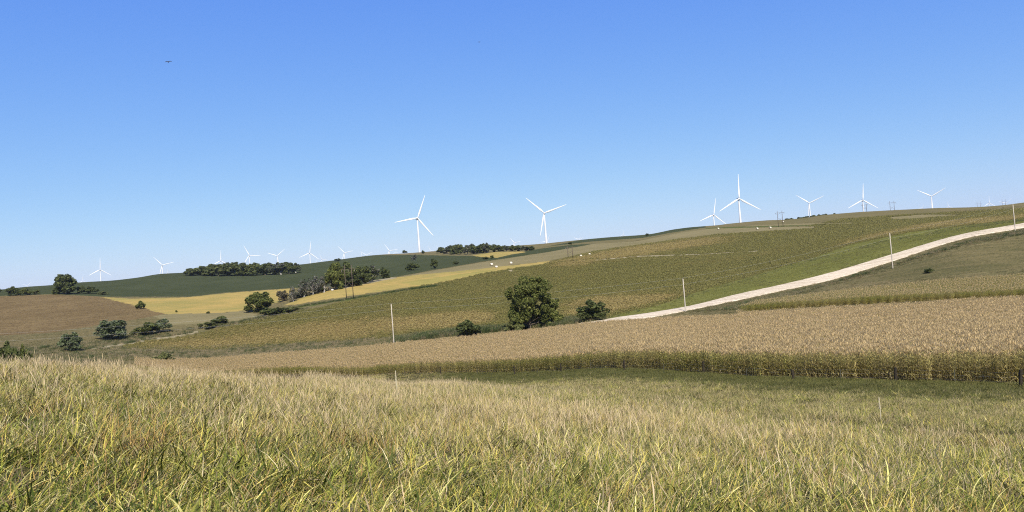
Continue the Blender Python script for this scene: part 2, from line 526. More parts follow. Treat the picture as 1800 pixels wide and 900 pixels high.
def road():
    pts = np.array([(61 + 176 * s, 288 + 97 * s) for s in np.linspace(-.3, 2.6, 360)])
    t = np.array([176, 97]) / math.hypot(176, 97); nrm = np.array([-t[1], t[0]])
    offs = [-.9, 0, .25, 2.0, 4.2, 6.4, 8.15, 8.4, 9.3]
    lift = [-.25, .22, .30, .34, .40, .36, .32, .25, -.25]
    V = []
    for p in pts:
        q = [p + nrm * o for o in offs]
        zn = H([q[1][0], q[-2][0]], [q[1][1], q[-2][1]])
        for k, o in enumerate(offs):
            f = np.clip(o / 8.4, 0, 1)
            V.append((q[k][0], q[k][1], zn[0] * (1 - f) + zn[1] * f + lift[k]))
    n = len(offs)
    V = np.array(V); jit = fbm(V[:, 0] / 1.7, V[:, 1] / 1.7, 95) * .55
    for k in (0, 1, 7, 8):                                # ragged shoulders
        V[k::n, 0] += nrm[0] * jit[k::n]; V[k::n, 1] += nrm[1] * jit[k::n]
    F = [(i * n + k, (i + 1) * n + k, (i + 1) * n + k + 1, i * n + k + 1) for i in range(len(pts) - 1) for k in range(n - 1)]
    m, nt, b = new_mat("pale_gravel")
    b.inputs["Roughness"].default_value = .95; b.inputs["Specular IOR Level"].default_value = .1
    ge = nd(nt, 'ShaderNodeNewGeometry')
    mp = nd(nt, 'ShaderNodeMapping'); mp.inputs["Rotation"].default_value = (0, 0, -math.atan2(97, 176)); mp.inputs["Scale"].default_value = (.04, 1.1, 1)
    nt.links.new(ge.outputs["Position"], mp.inputs["Vector"])
    n1 = nd(nt, 'ShaderNodeTexNoise'); n1.inputs["Scale"].default_value = 1.0; n1.inputs["Detail"].default_value = 4
    nt.links.new(mp.outputs[0], n1.inputs["Vector"])
    n2 = nd(nt, 'ShaderNodeTexNoise'); n2.inputs["Scale"].default_value = 1.6; n2.inputs["Detail"].default_value = 4
    nt.links.new(ge.outputs["Position"], n2.inputs["Vector"])
    ad = nd(nt, 'ShaderNodeMath', operation='ADD'); nt.links.new(n1.outputs["Fac"], ad.inputs[0]); nt.links.new(n2.outputs["Fac"], ad.inputs[1])
    cr = nd(nt, 'ShaderNodeValToRGB')
    cr.color_ramp.elements[0].position = .38; cr.color_ramp.elements[0].color = (.31, .25, .165, 1)
    cr.color_ramp.elements[1].position = .64; cr.color_ramp.elements[1].color = (.56, .48, .355, 1)
    hf = nd(nt, 'ShaderNodeMath', operation='MULTIPLY'); hf.inputs[1].default_value = .5
    nt.links.new(ad.outputs[0], hf.inputs[0]); nt.links.new(hf.outputs[0], cr.inputs[0]); nt.links.new(cr.outputs[0], b.inputs["Base Color"])
    tag(mesh_obj("gravel_road", np.array(V), F, m, smooth=False), kind='structure')


road()

# ------------------------------------------------------------------ plants drawn many times: one object each
def scatter(name, variants, mat, P, rotz, scl, var, tint, tilt=None, label=None, cat=None):
    """variants: list of (V, quads, colours) standing on the origin; one object whose geometry nodes set them out on the points"""
    Vs, Fs, Cs, vid = [], [], [], []
    off = 0
    for i, (V, Q, C) in enumerate(variants):
        Vs.append(V); Fs.append(Q + off); Cs.append(C); vid.append(np.full(len(V), i)); off += len(V)
    nv = off; n = len(P)
    V = np.concatenate(Vs + [P]).astype(np.float32); Q = np.concatenate(Fs); C = np.concatenate(Cs + [np.zeros((n, 3))])
    me = bpy.data.meshes.new(name)
    me.vertices.add(len(V)); me.vertices.foreach_set("co", V.ravel())
    me.loops.add(Q.size); me.loops.foreach_set("vertex_index", Q.astype(np.int32).ravel())
    me.polygons.add(len(Q)); me.polygons.foreach_set("loop_start", np.arange(0, Q.size, 4, dtype=np.int32))
    me.update(calc_edges=True)
    me.materials.append(mat)
    ca = me.color_attributes.new("col", 'FLOAT_COLOR', 'POINT')
    cc = np.ones((len(V), 4), np.float32); cc[:, :3] = C; ca.data.foreach_set("color", cc.ravel())

    def attr(nm, tp, arr, field):
        a = me.attributes.new(nm, tp, 'POINT'); a.data.foreach_set(field, arr.ravel())
    full = lambda a, d: np.concatenate([np.full(nv, d), a])
    attr("vid", 'INT', np.concatenate(vid + [np.full(n, -1)]).astype(np.int32), "value")
    attr("pvar", 'INT', full(var, -1).astype(np.int32), "value")
    attr("tint", 'FLOAT', full(tint, 0).astype(np.float32), "value")
    attr("size", 'FLOAT', full(scl, 1).astype(np.float32), "value")
    rot = np.zeros((nv + n, 3), np.float32); rot[nv:, 2] = rotz
    if tilt is not None: rot[nv:, :2] = tilt
    attr("turn", 'FLOAT_VECTOR', rot, "vector")
    o = bpy.data.objects.new(name, me); COL.objects.link(o)
    ng = bpy.data.node_groups.new(name + "_layout", 'GeometryNodeTree')
    ng.interface.new_socket("Geometry", in_out='INPUT', socket_type='NodeSocketGeometry')
    ng.interface.new_socket("Geometry", in_out='OUTPUT', socket_type='NodeSocketGeometry')
    N = ng.nodes; L = ng.links
    gi = N.new('NodeGroupInput'); go = N.new('NodeGroupOutput'); jn = N.new('GeometryNodeJoinGeometry')

    def named(nm, tp):
        a = N.new('GeometryNodeInputNamedAttribute'); a.data_type = tp; a.inputs["Name"].default_value = nm
        return a.outputs["Attribute"]
    v_id, p_v, sz, tr = named("vid", 'INT'), named("pvar", 'INT'), named("size", 'FLOAT'), named("turn", 'FLOAT_VECTOR')
    e2r = N.new('FunctionNodeEulerToRotation'); L.new(tr, e2r.inputs[0])

    def eq(s, i):
        c = N.new('FunctionNodeCompare'); c.data_type = 'INT'; c.operation = 'EQUAL'
        L.new(s, c.inputs["A"] if False else [k for k in c.inputs if k.name == "A" and k.type == 'INT'][0])
        [k for k in c.inputs if k.name == "B" and k.type == 'INT'][0].default_value = i
        return c.outputs[0]
    for i in range(len(variants)):
        sp = N.new('GeometryNodeSeparateGeometry'); sp.domain = 'POINT'
        L.new(gi.outputs[0], sp.inputs["Geometry"]); L.new(eq(v_id, i), sp.inputs["Selection"])
        ip = N.new('GeometryNodeInstanceOnPoints')
        L.new(gi.outputs[0], ip.inputs["Points"]); L.new(eq(p_v, i), ip.inputs["Selection"])
        L.new(sp.outputs["Selection"], ip.inputs["Instance"]); L.new(e2r.outputs[0], ip.inputs["Rotation"]); L.new(sz, ip.inputs["Scale"])
        L.new(ip.outputs[0], jn.inputs[0])
    L.new(jn.outputs[0], go.inputs[0])
    md = o.modifiers.new("layout", 'NODES'); md.node_group = ng
    tag(o, label, cat, kind='stuff')
    return o


def blades(n, rad, length, width, lean, curl, seg, palette, r, zbase=0.0, seed_head=0.0, tipcol=None, comb=0.0):
    """n curved tapering blades round the origin; returns V, quads, colours"""
    V = np.zeros((n, seg + 1, 2, 3)); C = np.zeros((n, seg + 1, 2, 3))
    a0 = r.uniform(0, 2 * np.pi, n); rr = rad * np.sqrt(r.uniform(0, 1, n))
    bx, by = rr * np.cos(a0), rr * np.sin(a0)
    d = r.uniform(0, 2 * np.pi, n)
    if comb: d = np.where(r.uniform(0, 1, n) < comb, r.normal(0, .5, n), d)
    L = r.uniform(*length, n); w = r.uniform(*width, n); le = r.uniform(*lean, n); cu = r.uniform(*curl, n)
    fa = d + np.pi / 2 + r.uniform(-.7, .7, n)
    pal = np.array(palette); pc = pal[r.integers(0, len(pal), n)] * r.uniform(.75, 1.25, (n, 1))
    h = np.zeros(n); z = np.full(n, zbase)
    drift = r.normal(0, .45, n); kink = np.where(r.uniform(0, 1, n) < .3, r.uniform(.5, 1.4, n), 0); kk = r.integers(1, seg + 1, n)
    X, Y = bx.copy(), by.copy()
    for k in range(seg + 1):
        t = k / seg
        wk = w * (1 - t ** 1.6) * (.55 + .45 * min(1, t * 4)) + .0006
        if seed_head > 0 and t > .78: wk = w * seed_head * (1.05 - t) * 4 + .001
        x, y = X, Y
        V[:, k, 0] = np.stack([x - wk / 2 * np.cos(fa), y - wk / 2 * np.sin(fa), z], -1)
        V[:, k, 1] = np.stack([x + wk / 2 * np.cos(fa), y + wk / 2 * np.sin(fa), z], -1)
        cc = pc if tipcol is None or t < .7 else pc * .3 + np.array(tipcol) * .7
        C[:, k, 0] = cc; C[:, k, 1] = cc
        ang = le + cu * t
        ang = np.minimum(ang + kink * (k >= kk), 2.7)
        st = L / seg * np.sin(ang); dd = d + drift * t
        X = X + st * np.cos(dd); Y = Y + st * np.sin(dd); z = np.maximum(z + L / seg * np.cos(ang), .01)
    b = (np.arange(n) * (seg + 1) * 2)[:, None]
    k = np.arange(seg)[None, :] * 2
    q = np.stack([b + k, b + k + 1, b + k + 3, b + k + 2], -1).reshape(-1, 4)
    return V.reshape(-1, 3), q, C.reshape(-1, 3)


def merge(parts):
    off = 0; Vs, Qs, Cs = [], [], []
    for V, Q, C in parts:
        Vs.append(V); Qs.append(Q + off); Cs.append(C); off += len(V)
    return np.concatenate(Vs), np.concatenate(Qs), np.concatenate(Cs)


GREEN = [(.095, .112, .018), (.140, .152, .024), (.225, .215, .040), (.40, .365, .12), (.040, .055, .010), (.060, .078, .013), (.175, .176, .034)]  # clump shadow and sunlit highlights put into the darkest and palest greens
YELLOW = [(.42, .35, .075), (.31, .275, .052), (.22, .205, .036), (.56, .475, .17), (.39, .285, .06)]
STRAW = [(.44, .355, .185), (.58, .49, .29), (.32, .245, .12), (.45, .34, .185), (.25, .185, .095)]
DEEP = [(.066, .070, .019), (.092, .090, .026), (.130, .118, .037), (.044, .050, .013)]
GREEN = [tuple(v * 1.18 for v in c) for c in GREEN]; YELLOW = [tuple(v * 1.15 for v in c) for c in YELLOW]
r = np.random.default_rng(21)
RUST = [(.34, .215, .06), (.40, .28, .08), (.27, .165, .06), (.22, .14, .07)]
OLIVE = [(.110, .112, .029), (.150, .142, .039), (.21, .185, .055), (.075, .080, .021), (.28, .235, .09)]
tufts = []
for i in range(5):      # 0-4 leafy green tufts, matted and combed over
    cb = (.2, .5, .7, .4, .85)[i]
    tufts.append(merge([blades(46, .36, (.20, .52), (.010, .021), (.35, 1.5), (.1, 1.7), 5, GREEN, r, comb=cb),
                        blades(16, .36, (.20, .50), (.010, .019), (.4, 1.5), (.1, 1.5), 5, YELLOW, r, comb=cb),
                        blades(9, .36, (.45, .78), (.014, .027), (.3, 1.2), (.3, 1.6), 6, GREEN, r, comb=cb),
                        blades(10, .36, (.20, .6), (.004, .010), (.3, 1.5), (-.1, .6), 4, STRAW, r)]))
for i in range(3):      # 5-7 yellowing tufts
    cb = (.2, .6, .8)[i]
    tufts.append(merge([blades(26, .36, (.20, .50), (.010, .020), (.3, 1.45), (.1, 1.5), 5, GREEN, r, comb=cb),
                        blades(24, .36, (.22, .54), (.010, .020), (.3, 1.45), (.1, 1.3), 5, YELLOW, r, comb=cb),
                        blades(6, .36, (.25, .55), (.008, .017), (.2, 1.2), (.1, 1.2), 4, RUST, r, comb=cb),
                        blades(14, .36, (.25, .65), (.004, .010), (.1, 1.3), (-.1, .6), 4, STRAW, r)]))
for i in range(3):      # 8-10 straw stalks with seed heads
    cb = (.0, .4, .7)[i]
    tufts.append(merge([blades(9, .34, (.40, .78), (.003, .006), (.0, .6), (.0, .6), 6, STRAW, r, seed_head=2.6, tipcol=(.46, .35, .22)),
                        blades(26, .34, (.22, .55), (.006, .013), (.2, 1.4), (.1, 1.2), 4, STRAW, r, comb=cb),
                        blades(8, .34, (.3, .6), (.009, .018), (.2, 1.2), (.1, .9), 4, YELLOW, r, comb=cb),
                        blades(13, .34, (.28, .5), (.010, .019), (.3, 1.3), (.2, 1.2), 4, GREEN, r, comb=cb)]))
for i in range(2):      # 11-12 deep green soft grass of the swale
    tufts.append(merge([blades(60, .55, (.25, .5), (.012, .026), (.5, 1.3), (.3, 1.3), 3, DEEP, r, comb=.6),
                        blades(12, .55, (.3, .5), (.008, .016), (.3, 1.1), (.3, 1.0), 3, OLIVE, r)]))
for i in range(2):      # 13-14 short olive grass of the slope
    tufts.append(merge([blades(48, .45, (.20, .42), (.010, .022), (.4, 1.3), (.2, 1.2), 3, OLIVE, r, comb=.5),
                        blades(8, .45, (.25, .5), (.006, .012), (.2, 1.0), (.1, .8), 3, STRAW, r)]))
tufts.append(merge([blades(26, .3, (.3, .75), (.005, .012), (.1, 1.1), (-.1, .7), 4, RUST, r),          # 15 rusty dead clump
                    blades(10, .3, (.3, .6), (.008, .016), (.3, 1.2), (.1, 1.2), 4, [(.15, .11, .075), (.10, .075, .05)], r)]))
tufts.append(merge([blades(26, .3, (.22, .46), (.030, .055), (.5, 1.4), (.3, 1.3), 5, GREEN, r),         # 16 broad leaves
                    blades(8, .3, (.3, .6), (.006, .012), (.2, 1.2), (.0, .8), 4, STRAW, r)]))
M_grass = leaf_mat("meadow_grass", (.44, .34, .165), .17, .5, .05)

print("grass")


def fan_points(r0, r1, dens, a0=-37.0, a1=37.0):
    ar = (R_(a1) - R_(a0)) / 2 * (r1 * r1 - r0 * r0)
    n = int(ar * dens)
    a = rng.uniform(R_(a0), R_(a1), n); q = np.sqrt(rng.uniform(r0 * r0, r1 * r1, n))
    return a, q


GA, GQ, GS = [], [], []
for (r0, r1, dens, s) in ((1.6, 7, 19, .95), (7, 14, 16, 1.0), (14, 28, 12, 1.0), (28, 55, 8, 1.05), (55, 100, 5, 1.12), (100, 240, 3, 1.2)):
    a, q = fan_points(r0, r1, dens)
    if r0 >= 55:
        k = a > R_(-15) if r0 < 100 else a > R_(-12); a, q = a[k], q[k]
    GA.append(a); GQ.append(q); GS.append(np.full(len(a), s))
ga, gq, gs = np.concatenate(GA), np.concatenate(GQ), np.concatenate(GS)
k = gq < edge_rho(1, ga) - .2
ga, gq, gs = ga[k], gq[k], gs[k]
gx, gy = gq * np.sin(ga), gq * np.cos(ga)
gz = H(gx, gy)
front = edge_rho(1, ga); brow = edge_rho(0, ga)
u = gq / front                                           # 0 at the eye, 1 at the corn
n1 = fbm(gx / 3.1, gy / 3.1, 31); n2 = fbm(gx / 11, gy / 11, 37); n3 = fbm(gx / 1.1, gy / 1.1, 41)
straw = np.clip((gq - 10) / 14, 0, 1) * .55 - .04         # tawnier towards the brow
straw = straw + .26 * n1 + .24 * n2 + .1 * n3 - .10 * np.clip((R_(-4) - ga) / .3, 0, 1) * np.clip((20 - gq) / 10, 0, 1)
q0 = np.interp(np.degrees(ga), [-37, -9.6, -9.5, 0, 8, 17, 33, 37], [900, 900, 120, 60, 38, 26, 21, 20])   # where the tawny grass ends and the swale begins
in_sw = np.clip((gq - q0 * (1 + .12 * n2)) / (q0 * .22), 0, 1)
in_sw2 = np.clip((gq - .72 * front * (1 + .06 * n1)) / (.16 * front), 0, 1) * np.clip((np.degrees(ga) + 8 + 2 * n2) / 4, 0, 1)
straw = straw * (1 - .75 * in_sw)
pick = rng.uniform(0, 1, len(ga))
var = np.where(pick < straw * .8, rng.integers(8, 11, len(ga)),
               np.where(pick < .26 + .5 * straw + .25 * n2, rng.integers(5, 8, len(ga)), rng.integers(0, 5, len(ga))))
rnd = rng.uniform(0, 1, len(ga))
n4 = fbm(gx / 1.7 + 40, gy / 1.7, 53); n5 = fbm(gx / 2.6, gy / 2.6 + 90, 59)
var = np.where((rnd < np.clip((n4 - .25) * 1.6, .02, .6)) & (gq < 40), 15, var)
var = np.where((rng.uniform(0, 1, len(ga)) < np.clip((n5 - .2) * 1.8, .03, .75)) & (gq < 25), 16, var)
var = np.where(rng.uniform(0, 1, len(ga)) < .85 * in_sw, rng.integers(13, 15, len(ga)), var)
var = np.where(rng.uniform(0, 1, len(ga)) < in_sw2, rng.integers(11, 13, len(ga)), var)
var = np.where((gq < 6.5) & (var >= 8) & (var <= 10), var - 5, var)
keep = (n3 > -.52 + .2 * rng.uniform(0, 1, len(ga))) | (gq > 18)   # dark gaps between the clumps close by
tint = np.clip(.40 * straw + .12 * n3 - .05, 0, .75) * (1 - .8 * in_sw)
size = gs * rng.uniform(.65, 1.2, len(ga)) * (1 + .34 * n1 + .25 * n3) * (1 - .2 * in_sw)
tl = np.stack([rng.normal(.0, .14, len(ga)), rng.normal(.10, .14, len(ga))], -1)
turn = rng.normal(.5, .8, len(ga)) + 3.2 * fbm(gx / 1.8, gy / 1.8, 47)
scatter("tall_grass", tufts, M_grass, np.stack([gx, gy, gz - .03], -1)[keep], turn[keep], size[keep], var[keep], tint[keep], tl[keep],
        "tall green and straw coloured meadow grass filling the foreground slope", "grass")

# ------------------------------------------------------------------ corn
print("corn")


def corn_plant(r, x0, y0, green=False):
    parts = []
    Ht = r.uniform(2.3, 2.85)
    la = r.uniform(0, 6.28); lx, ly = r.normal(0, .05, 2)
    # stalk: two crossed tapering strips
    V = []; C = []
    dry = np.clip(r.normal(.38, .22), 0, 1)
    g = np.array((.195, .205, .042)); yv = np.array((.42, .34, .10)); br = np.array((.34, .27, .12))
    sc = g * (1 - dry) + br * dry
    for a in (0, 1.57):
        for t, w in ((0, .03), (.55, .024), (1, .01)):
            for s in (-1, 1):
                V.append((x0 + lx * t + s * w / 2 * math.cos(a), y0 + ly * t + s * w / 2 * math.sin(a), t * Ht)); C.append(sc * 1.4)
    q = np.array([(0, 1, 3, 2), (2, 3, 5, 4), (6, 7, 9, 8), (8, 9, 11, 10)])
    parts.append((np.array(V), q, np.array(C)))
    n = 11
    pl = r.uniform(0, 3.14)
    for i in range(n):
        t = (i + .8) / (n + .6)
        z = t * Ht * .93
        d = pl + math.pi * i + r.normal(0, .35)
        L = (.55 + .38 * math.sin(math.pi * min(1, t + .12))) * r.uniform(.8, 1.15)
        wd = r.uniform(.055, .085)
        le = r.uniform(.35, .7) if t > .3 else r.uniform(.7, 1.3); cu = r.uniform(1.1, 2.0)
        lowdry = np.clip(1.05 - t * 1.35 + r.normal(0, .25) + .5 * (dry - .45), 0, 1)
        topdry_lit = np.clip((t - .6) * 1.5 + .6 * (dry - .3), 0, .9) * (.4 if green else 1)
        c = g * 1.15 * (1 - lowdry) + yv * lowdry
        if lowdry > .8 and r.uniform() < .3: c = np.array((.46, .38, .21))
        c = c * (1 - topdry_lit) + np.array((.42, .33, .13)) * topdry_lit  # upper leaves drying, with sunlit yellow put into the colour
        c = c * r.uniform(.55, 1.5)
        Vv = []; hh = 0; zz = z
        for k in range(5):
            tt = k / 4
            w = wd * (1 - tt ** 2) * (.6 + .4 * min(1, tt * 3)) + .004
            px_, py_ = x0 + hh * math.cos(d), y0 + hh * math.sin(d)
            Vv.append((px_ - w / 2 * math.sin(d), py_ + w / 2 * math.cos(d), zz + .012)); Vv.append((px_ + w / 2 * math.sin(d), py_ - w / 2 * math.cos(d), zz))
            an = le + cu * tt
            hh += L / 4 * math.sin(an); zz += L / 4 * math.cos(an)
        parts.append((np.array(Vv), np.array([(0, 1, 3, 2), (2, 3, 5, 4), (4, 5, 7, 6), (6, 7, 9, 8)]), np.tile(c, (10, 1))))
    # ear
    if r.uniform() < .85:
        d = r.uniform(0, 6.28); e = .16
        z = Ht * r.uniform(.42, .52); ex, ey = x0 + .07 * math.cos(d), y0 + .07 * math.sin(d)
        Vv = []
        for a in (0, 1.57):
            for tt, w in ((0, .03), (.4, .06), (1, .015)):
                for s in (-1, 1):
                    Vv.append((ex + tt * .09 * math.cos(d) + s * w / 2 * math.cos(a), ey + tt * .09 * math.sin(d) + s * w / 2 * math.sin(a), z + tt * .24))
        parts.append((np.array(Vv), q, np.tile(np.array((.46, .38, .22)) * r.uniform(.8, 1.1), (12, 1))))
    # tassel
    tc = np.array((.32, .275, .11) if green else (.59, .44, .225)) * r.uniform(.72, 1.25)
    for i in range(7):
        d = r.uniform(0, 6.28); le = r.uniform(.15, .75) if i else 0
        L = r.uniform(.22, .42); w = .02
        Vv = []; hh = 0; zz = Ht * .97
        for k in range(3):
            Vv.append((x0 + lx + hh * math.cos(d) - w * math.sin(d + .8), y0 + ly + hh * math.sin(d) + w * math.cos(d + .8), zz))
            Vv.append((x0 + lx + hh * math.cos(d) + w * math.sin(d + .8), y0 + ly + hh * math.sin(d) - w * math.cos(d + .8), zz))
            hh += L / 2 * math.sin(le + k * .3); zz += L / 2 * math.cos(le + k * .3)
        parts.append((np.array(Vv), np.array([(0, 1, 3, 2), (2, 3, 5, 4)]), np.tile(tc, (6, 1))))
    return merge(parts)


rc = np.random.default_rng(5)
corn_rows = [merge([corn_plant(rc, -.8 + .2 * k + rc.normal(0, .03), rc.normal(0, .04)) for k in range(8)]) for _ in range(6)]
corn_rows_green = [merge([corn_plant(rc, -.8 + .2 * k + rc.normal(0, .03), rc.normal(0, .04), rc.uniform() < .7) for k in range(8)]) for _ in range(4)]
M_corn = leaf_mat("corn_leaf", (.53, .41, .20), .45, .5)


def corn_field(name, front, back, a0, a1, label, tone, rows, grow=1.0, step=.66):
    th = R_(117.0)                                        # row direction in plan
    ux, uy = math.cos(th), math.sin(th)
    S, T = np.meshgrid(np.arange(-420, 420, 1.6), np.arange(-420, 420, step))
    S = S.ravel() + rng.uniform(-.3, .3, S.size); T = T.ravel()
    x = S * ux - T * uy; y = S * uy + T * ux
    k = y > 5; x, y = x[k], y[k]
    az = np.arctan2(x, y); rho = np.hypot(x, y)
    k = (az > R_(a0)) & (az < R_(a1)); x, y, az, rho = x[k], y[k], az[k], rho[k]
    f, b = front(az), back(az)
    k = (rho > f) & (rho < b); x, y, az, rho, f = x[k], y[k], az[k], rho[k], f[k]
    z = H(x, y)
    n = len(x)
    print(name, n)
    nz = fbm((x * ux + y * uy) / 40, (y * ux - x * uy) / 5, 61); nf = fbm(x / 2.5, y / 2.5, 63)
    t = np.clip(tone + .42 * nz + .15 * nf, 0, .9)
    return scatter(name, rows, M_corn, np.stack([x, y, z - .05], -1), th + np.where(rng.uniform(0, 1, n) < .5, 0, np.pi), grow * rng.uniform(.90, 1.08, n) * (1 + .05 * nf),
                   rng.integers(0, len(rows), n), t, None, label, "crop")


corn_field("corn_field", lambda a: edge_rho(1, a) + .8, lambda a: edge_rho(2, a) + np.where(a > R_(15.3), 10, 0), -25.5, 37,
           "tall drying corn with tan tassels standing behind the wire fence", .20, corn_rows)
corn_field("corn_strip", lambda a: edge_rho(3, a), lambda a: edge_rho(3, a) + np.interp(np.degrees(a), [15.5, 17, 23, 33, 37], [1, 18, 32, 42, 44]), 15.5, 37,
           "second strip of drying corn between the near corn and the gravel road", .10, corn_rows_green, .84)

# ------------------------------------------------------------------ weeds in the valley and along the road
print("weeds")
rw = np.random.default_rng(77)
weeds = []
for i in range(3):
    weeds.append(blades(50, .9, (.5, 1.3), (.03, .07), (.1, .9), (.3, 1.2), 3, [(.12, .13, .045), (.17, .155, .065), (.09, .105, .034)], rw))
for i in range(2):
    weeds.append(blades(50, .9, (.6, 1.3), (.025, .05), (.0, .6), (.1, .8), 3, [(.36, .29, .17), (.28, .215, .125), (.21, .165, .09)], rw))
weeds.append(blades(70, 1.1, (.6, 1.6), (.04, .09), (.1, 1.0), (.3, 1.2), 3, [(.05, .075, .022), (.07, .09, .028)], rw))
M_weed = leaf_mat("rank_weeds", (.30, .24, .14), .25, .6)


def weed_patch(poly, n, p_dark, p_straw, s, dmin=150, smin=.6):
    pl = plan(poly, dmin); lo, hi = pl.min(0), pl.max(0)
    out = []
    while sum(len(o) for o in out) < n:
        q = rng.uniform(lo, hi, (n * 3, 2)); q = q[inside(pl, q[:, 0], q[:, 1])]; out.append(q)
    q = np.concatenate(out)[:n]
    m = fbm(q[:, 0] / 12, q[:, 1] / 12, 71)
    pk = rng.uniform(0, 1, n) - .55 * m
    v = np.where(pk < p_dark, 5, np.where(pk < p_dark + p_straw, rng.integers(3, 5, n), rng.integers(0, 3, n)))
    return q, v, rng.uniform(smin, 1.25, n) * s * (1 + .25 * m)


WP = []
WP.append(weed_patch([(60, 628), (200, 610), (330, 608), (500, 606), (600, 598), (700, 592), (760, 586), (800, 590), (690, 603), (600, 614), (450, 626), (250, 634), (60, 640)], 5200, .08, .42, .95))
WP.append(weed_patch([(690, 592), (800, 580), (900, 572), (1000, 560), (1060, 556), (1062, 564), (935, 577), (800, 590), (700, 603)], 2600, .35, .15, 1.2))
WP.append(weed_patch([(-100, 618), (60, 610), (160, 600), (300, 580), (350, 575), (340, 585), (160, 614), (0, 632), (-100, 640)], 2400, .3, .3, 1.0))
WP.append(weed_patch([(380, 572), (440, 560), (500, 548), (540, 541), (540, 546), (440, 566), (380, 577)], 600, .3, .25, 1.1, 250))
WP.append(weed_patch([(1240, 546), (1300, 533), (1452, 499), (1564, 466), (1700, 424), (1815, 401), (1815, 410), (1700, 430), (1600, 458), (1500, 488), (1400, 518), (1290, 545)], 2600, .25, .3, .75))
WP.append(weed_patch([(1060, 560), (1100, 549), (1250, 507), (1420, 457), (1550, 424), (1700, 396), (1810, 384), (1810, 388), (1700, 401), (1550, 430), (1420, 462), (1250, 513), (1100, 554)], 900, .3, .1, .6))
WP.append(weed_patch([(525, 538), (600, 527), (660, 517), (720, 508), (770, 501), (770, 503), (720, 510), (660, 519), (600, 529), (525, 540)], 500, .8, .1, .9, 300))
q = np.concatenate([w[0] for w in WP]); v = np.concatenate([w[1] for w in WP]); s = np.concatenate([w[2] for w in WP])
scatter("rank_weeds", weeds, M_weed, np.stack([q[:, 0], q[:, 1], H(q[:, 0], q[:, 1]) - .08], -1), rng.uniform(0, 6.28, len(q)), s, v,
        np.clip(.25 * fbm(q[:, 0] / 9, q[:, 1] / 9, 73) + .1, 0, .5), None, "rank green and tawny weeds along the valley bottom, field margins and roadside ditch", "weeds")
# ------------------------------------------------------------------ bean plants and rough grass on the far slopes
print("far crops")
zg = zone.reshape(na, nr); ripg = rip.reshape(na, nr)


def sow(names, n, r0, r1, a0=-36.0, a1=36.0):
    """n random spots on the named fields between two distances, with the ripeness of each"""
    got = []
    ids = [FN.index(f) for f in names]
    a = rng.uniform(R_(a0), R_(a1), n); q = np.sqrt(rng.uniform(r0 * r0, r1 * r1, n))
    i = np.clip(np.searchsorted(az_f, a), 0, na - 1); j = np.clip(np.searchsorted(rho_f, q), 0, nr - 1)
    k = np.isin(zg[i, j], ids)
    a, q, i, j = a[k], q[k], i[k], j[k]
    return q * np.sin(a), q * np.cos(a), q, ripg[i, j], zg[i, j]


def leaf_clump(r, n, wid, hgt, leaf, pal):
    d = r.normal(0, 1, (n, 3)); d /= np.linalg.norm(d, axis=1)[:, None]
    pos = np.stack([d[:, 0] * wid / 2, d[:, 1] * wid / 2, hgt * (.45 + .5 * d[:, 2])], -1) * r.uniform(.75, 1.05, (n, 1))
    nrm = d * .6 + r.normal(0, .6, (n, 3)) + np.array([0, 0, .5]); nrm /= np.linalg.norm(nrm, axis=1)[:, None]
    t = np.cross(nrm, r.normal(0, 1, (n, 3))); t /= np.linalg.norm(t, axis=1)[:, None]
    b = np.cross(nrm, t); sz = leaf * r.uniform(.6, 1.3, (n, 1))
    V = np.stack([pos - t * sz, pos - b * sz * .7, pos + t * sz, pos + b * sz * .7], 1).reshape(-1, 3)
    c = np.array(pal)[r.integers(0, len(pal), n)] * r.uniform(.75, 1.25, (n, 1))
    return V, np.arange(n * 4).reshape(-1, 4), np.repeat(c, 4, 0)


rb = np.random.default_rng(303)
B_GREEN = [(.165, .153, .044), (.190, .170, .052), (.215, .188, .062), (.145, .138, .038)]
B_TURN = [(.215, .182, .058), (.24, .196, .066), (.19, .165, .05)]
B_RIPE = [(.285, .222, .082), (.32, .248, .10), (.25, .198, .068), (.265, .215, .078)]
beans = [leaf_clump(rb, 50, 1.4, .8, .16, B_GREEN) for _ in range(3)] + [leaf_clump(rb, 46, 1.5, .9, .17, B_TURN + B_GREEN[:1]) for _ in range(2)] \
    + [leaf_clump(rb, 40, 1.5, .85, .17, B_RIPE) for _ in range(3)]
x, y, q, rp, _ = sow(['beans'], 330000, 290, 1000)
k = rng.uniform(0, 1, len(x)) < np.clip(560 / q, 0, 1) ** 1.5
x, y, q, rp = x[k], y[k], q[k], rp[k]
nA = fbm((x + .25 * y) / 60, (y - .25 * x) / 13, 111); nB = fbm(x / 60, y / 60, 113); nC = fbm(x / 5, y / 9, 117)
ripe = rp * .78 + .16 * nB + .28 * nA + .2 * nC + rng.normal(.02, .07, len(x))
v = np.where(ripe > .52, rng.integers(5, 8, len(x)), np.where(ripe > .24, rng.integers(3, 5, len(x)), rng.integers(0, 3, len(x))))
k = nC + .5 * nA > -.75
x, y, q, v = x[k], y[k], q[k], v[k]
print("beans", len(x))
M_bean = leaf_mat("bean_leaf", (.2, .15, .06), .3, .6)
scatter("bean_crop", beans, M_bean, np.stack([x, y, H(x, y) - .08], -1), rng.uniform(0, 6.28, len(x)), rng.uniform(.65, 1.2, len(x)) * np.clip(q / 560, 1, 1.4), v, np.zeros(len(x)),
        None, "olive and orange ripening bean crop covering the middle hillside", "crop")

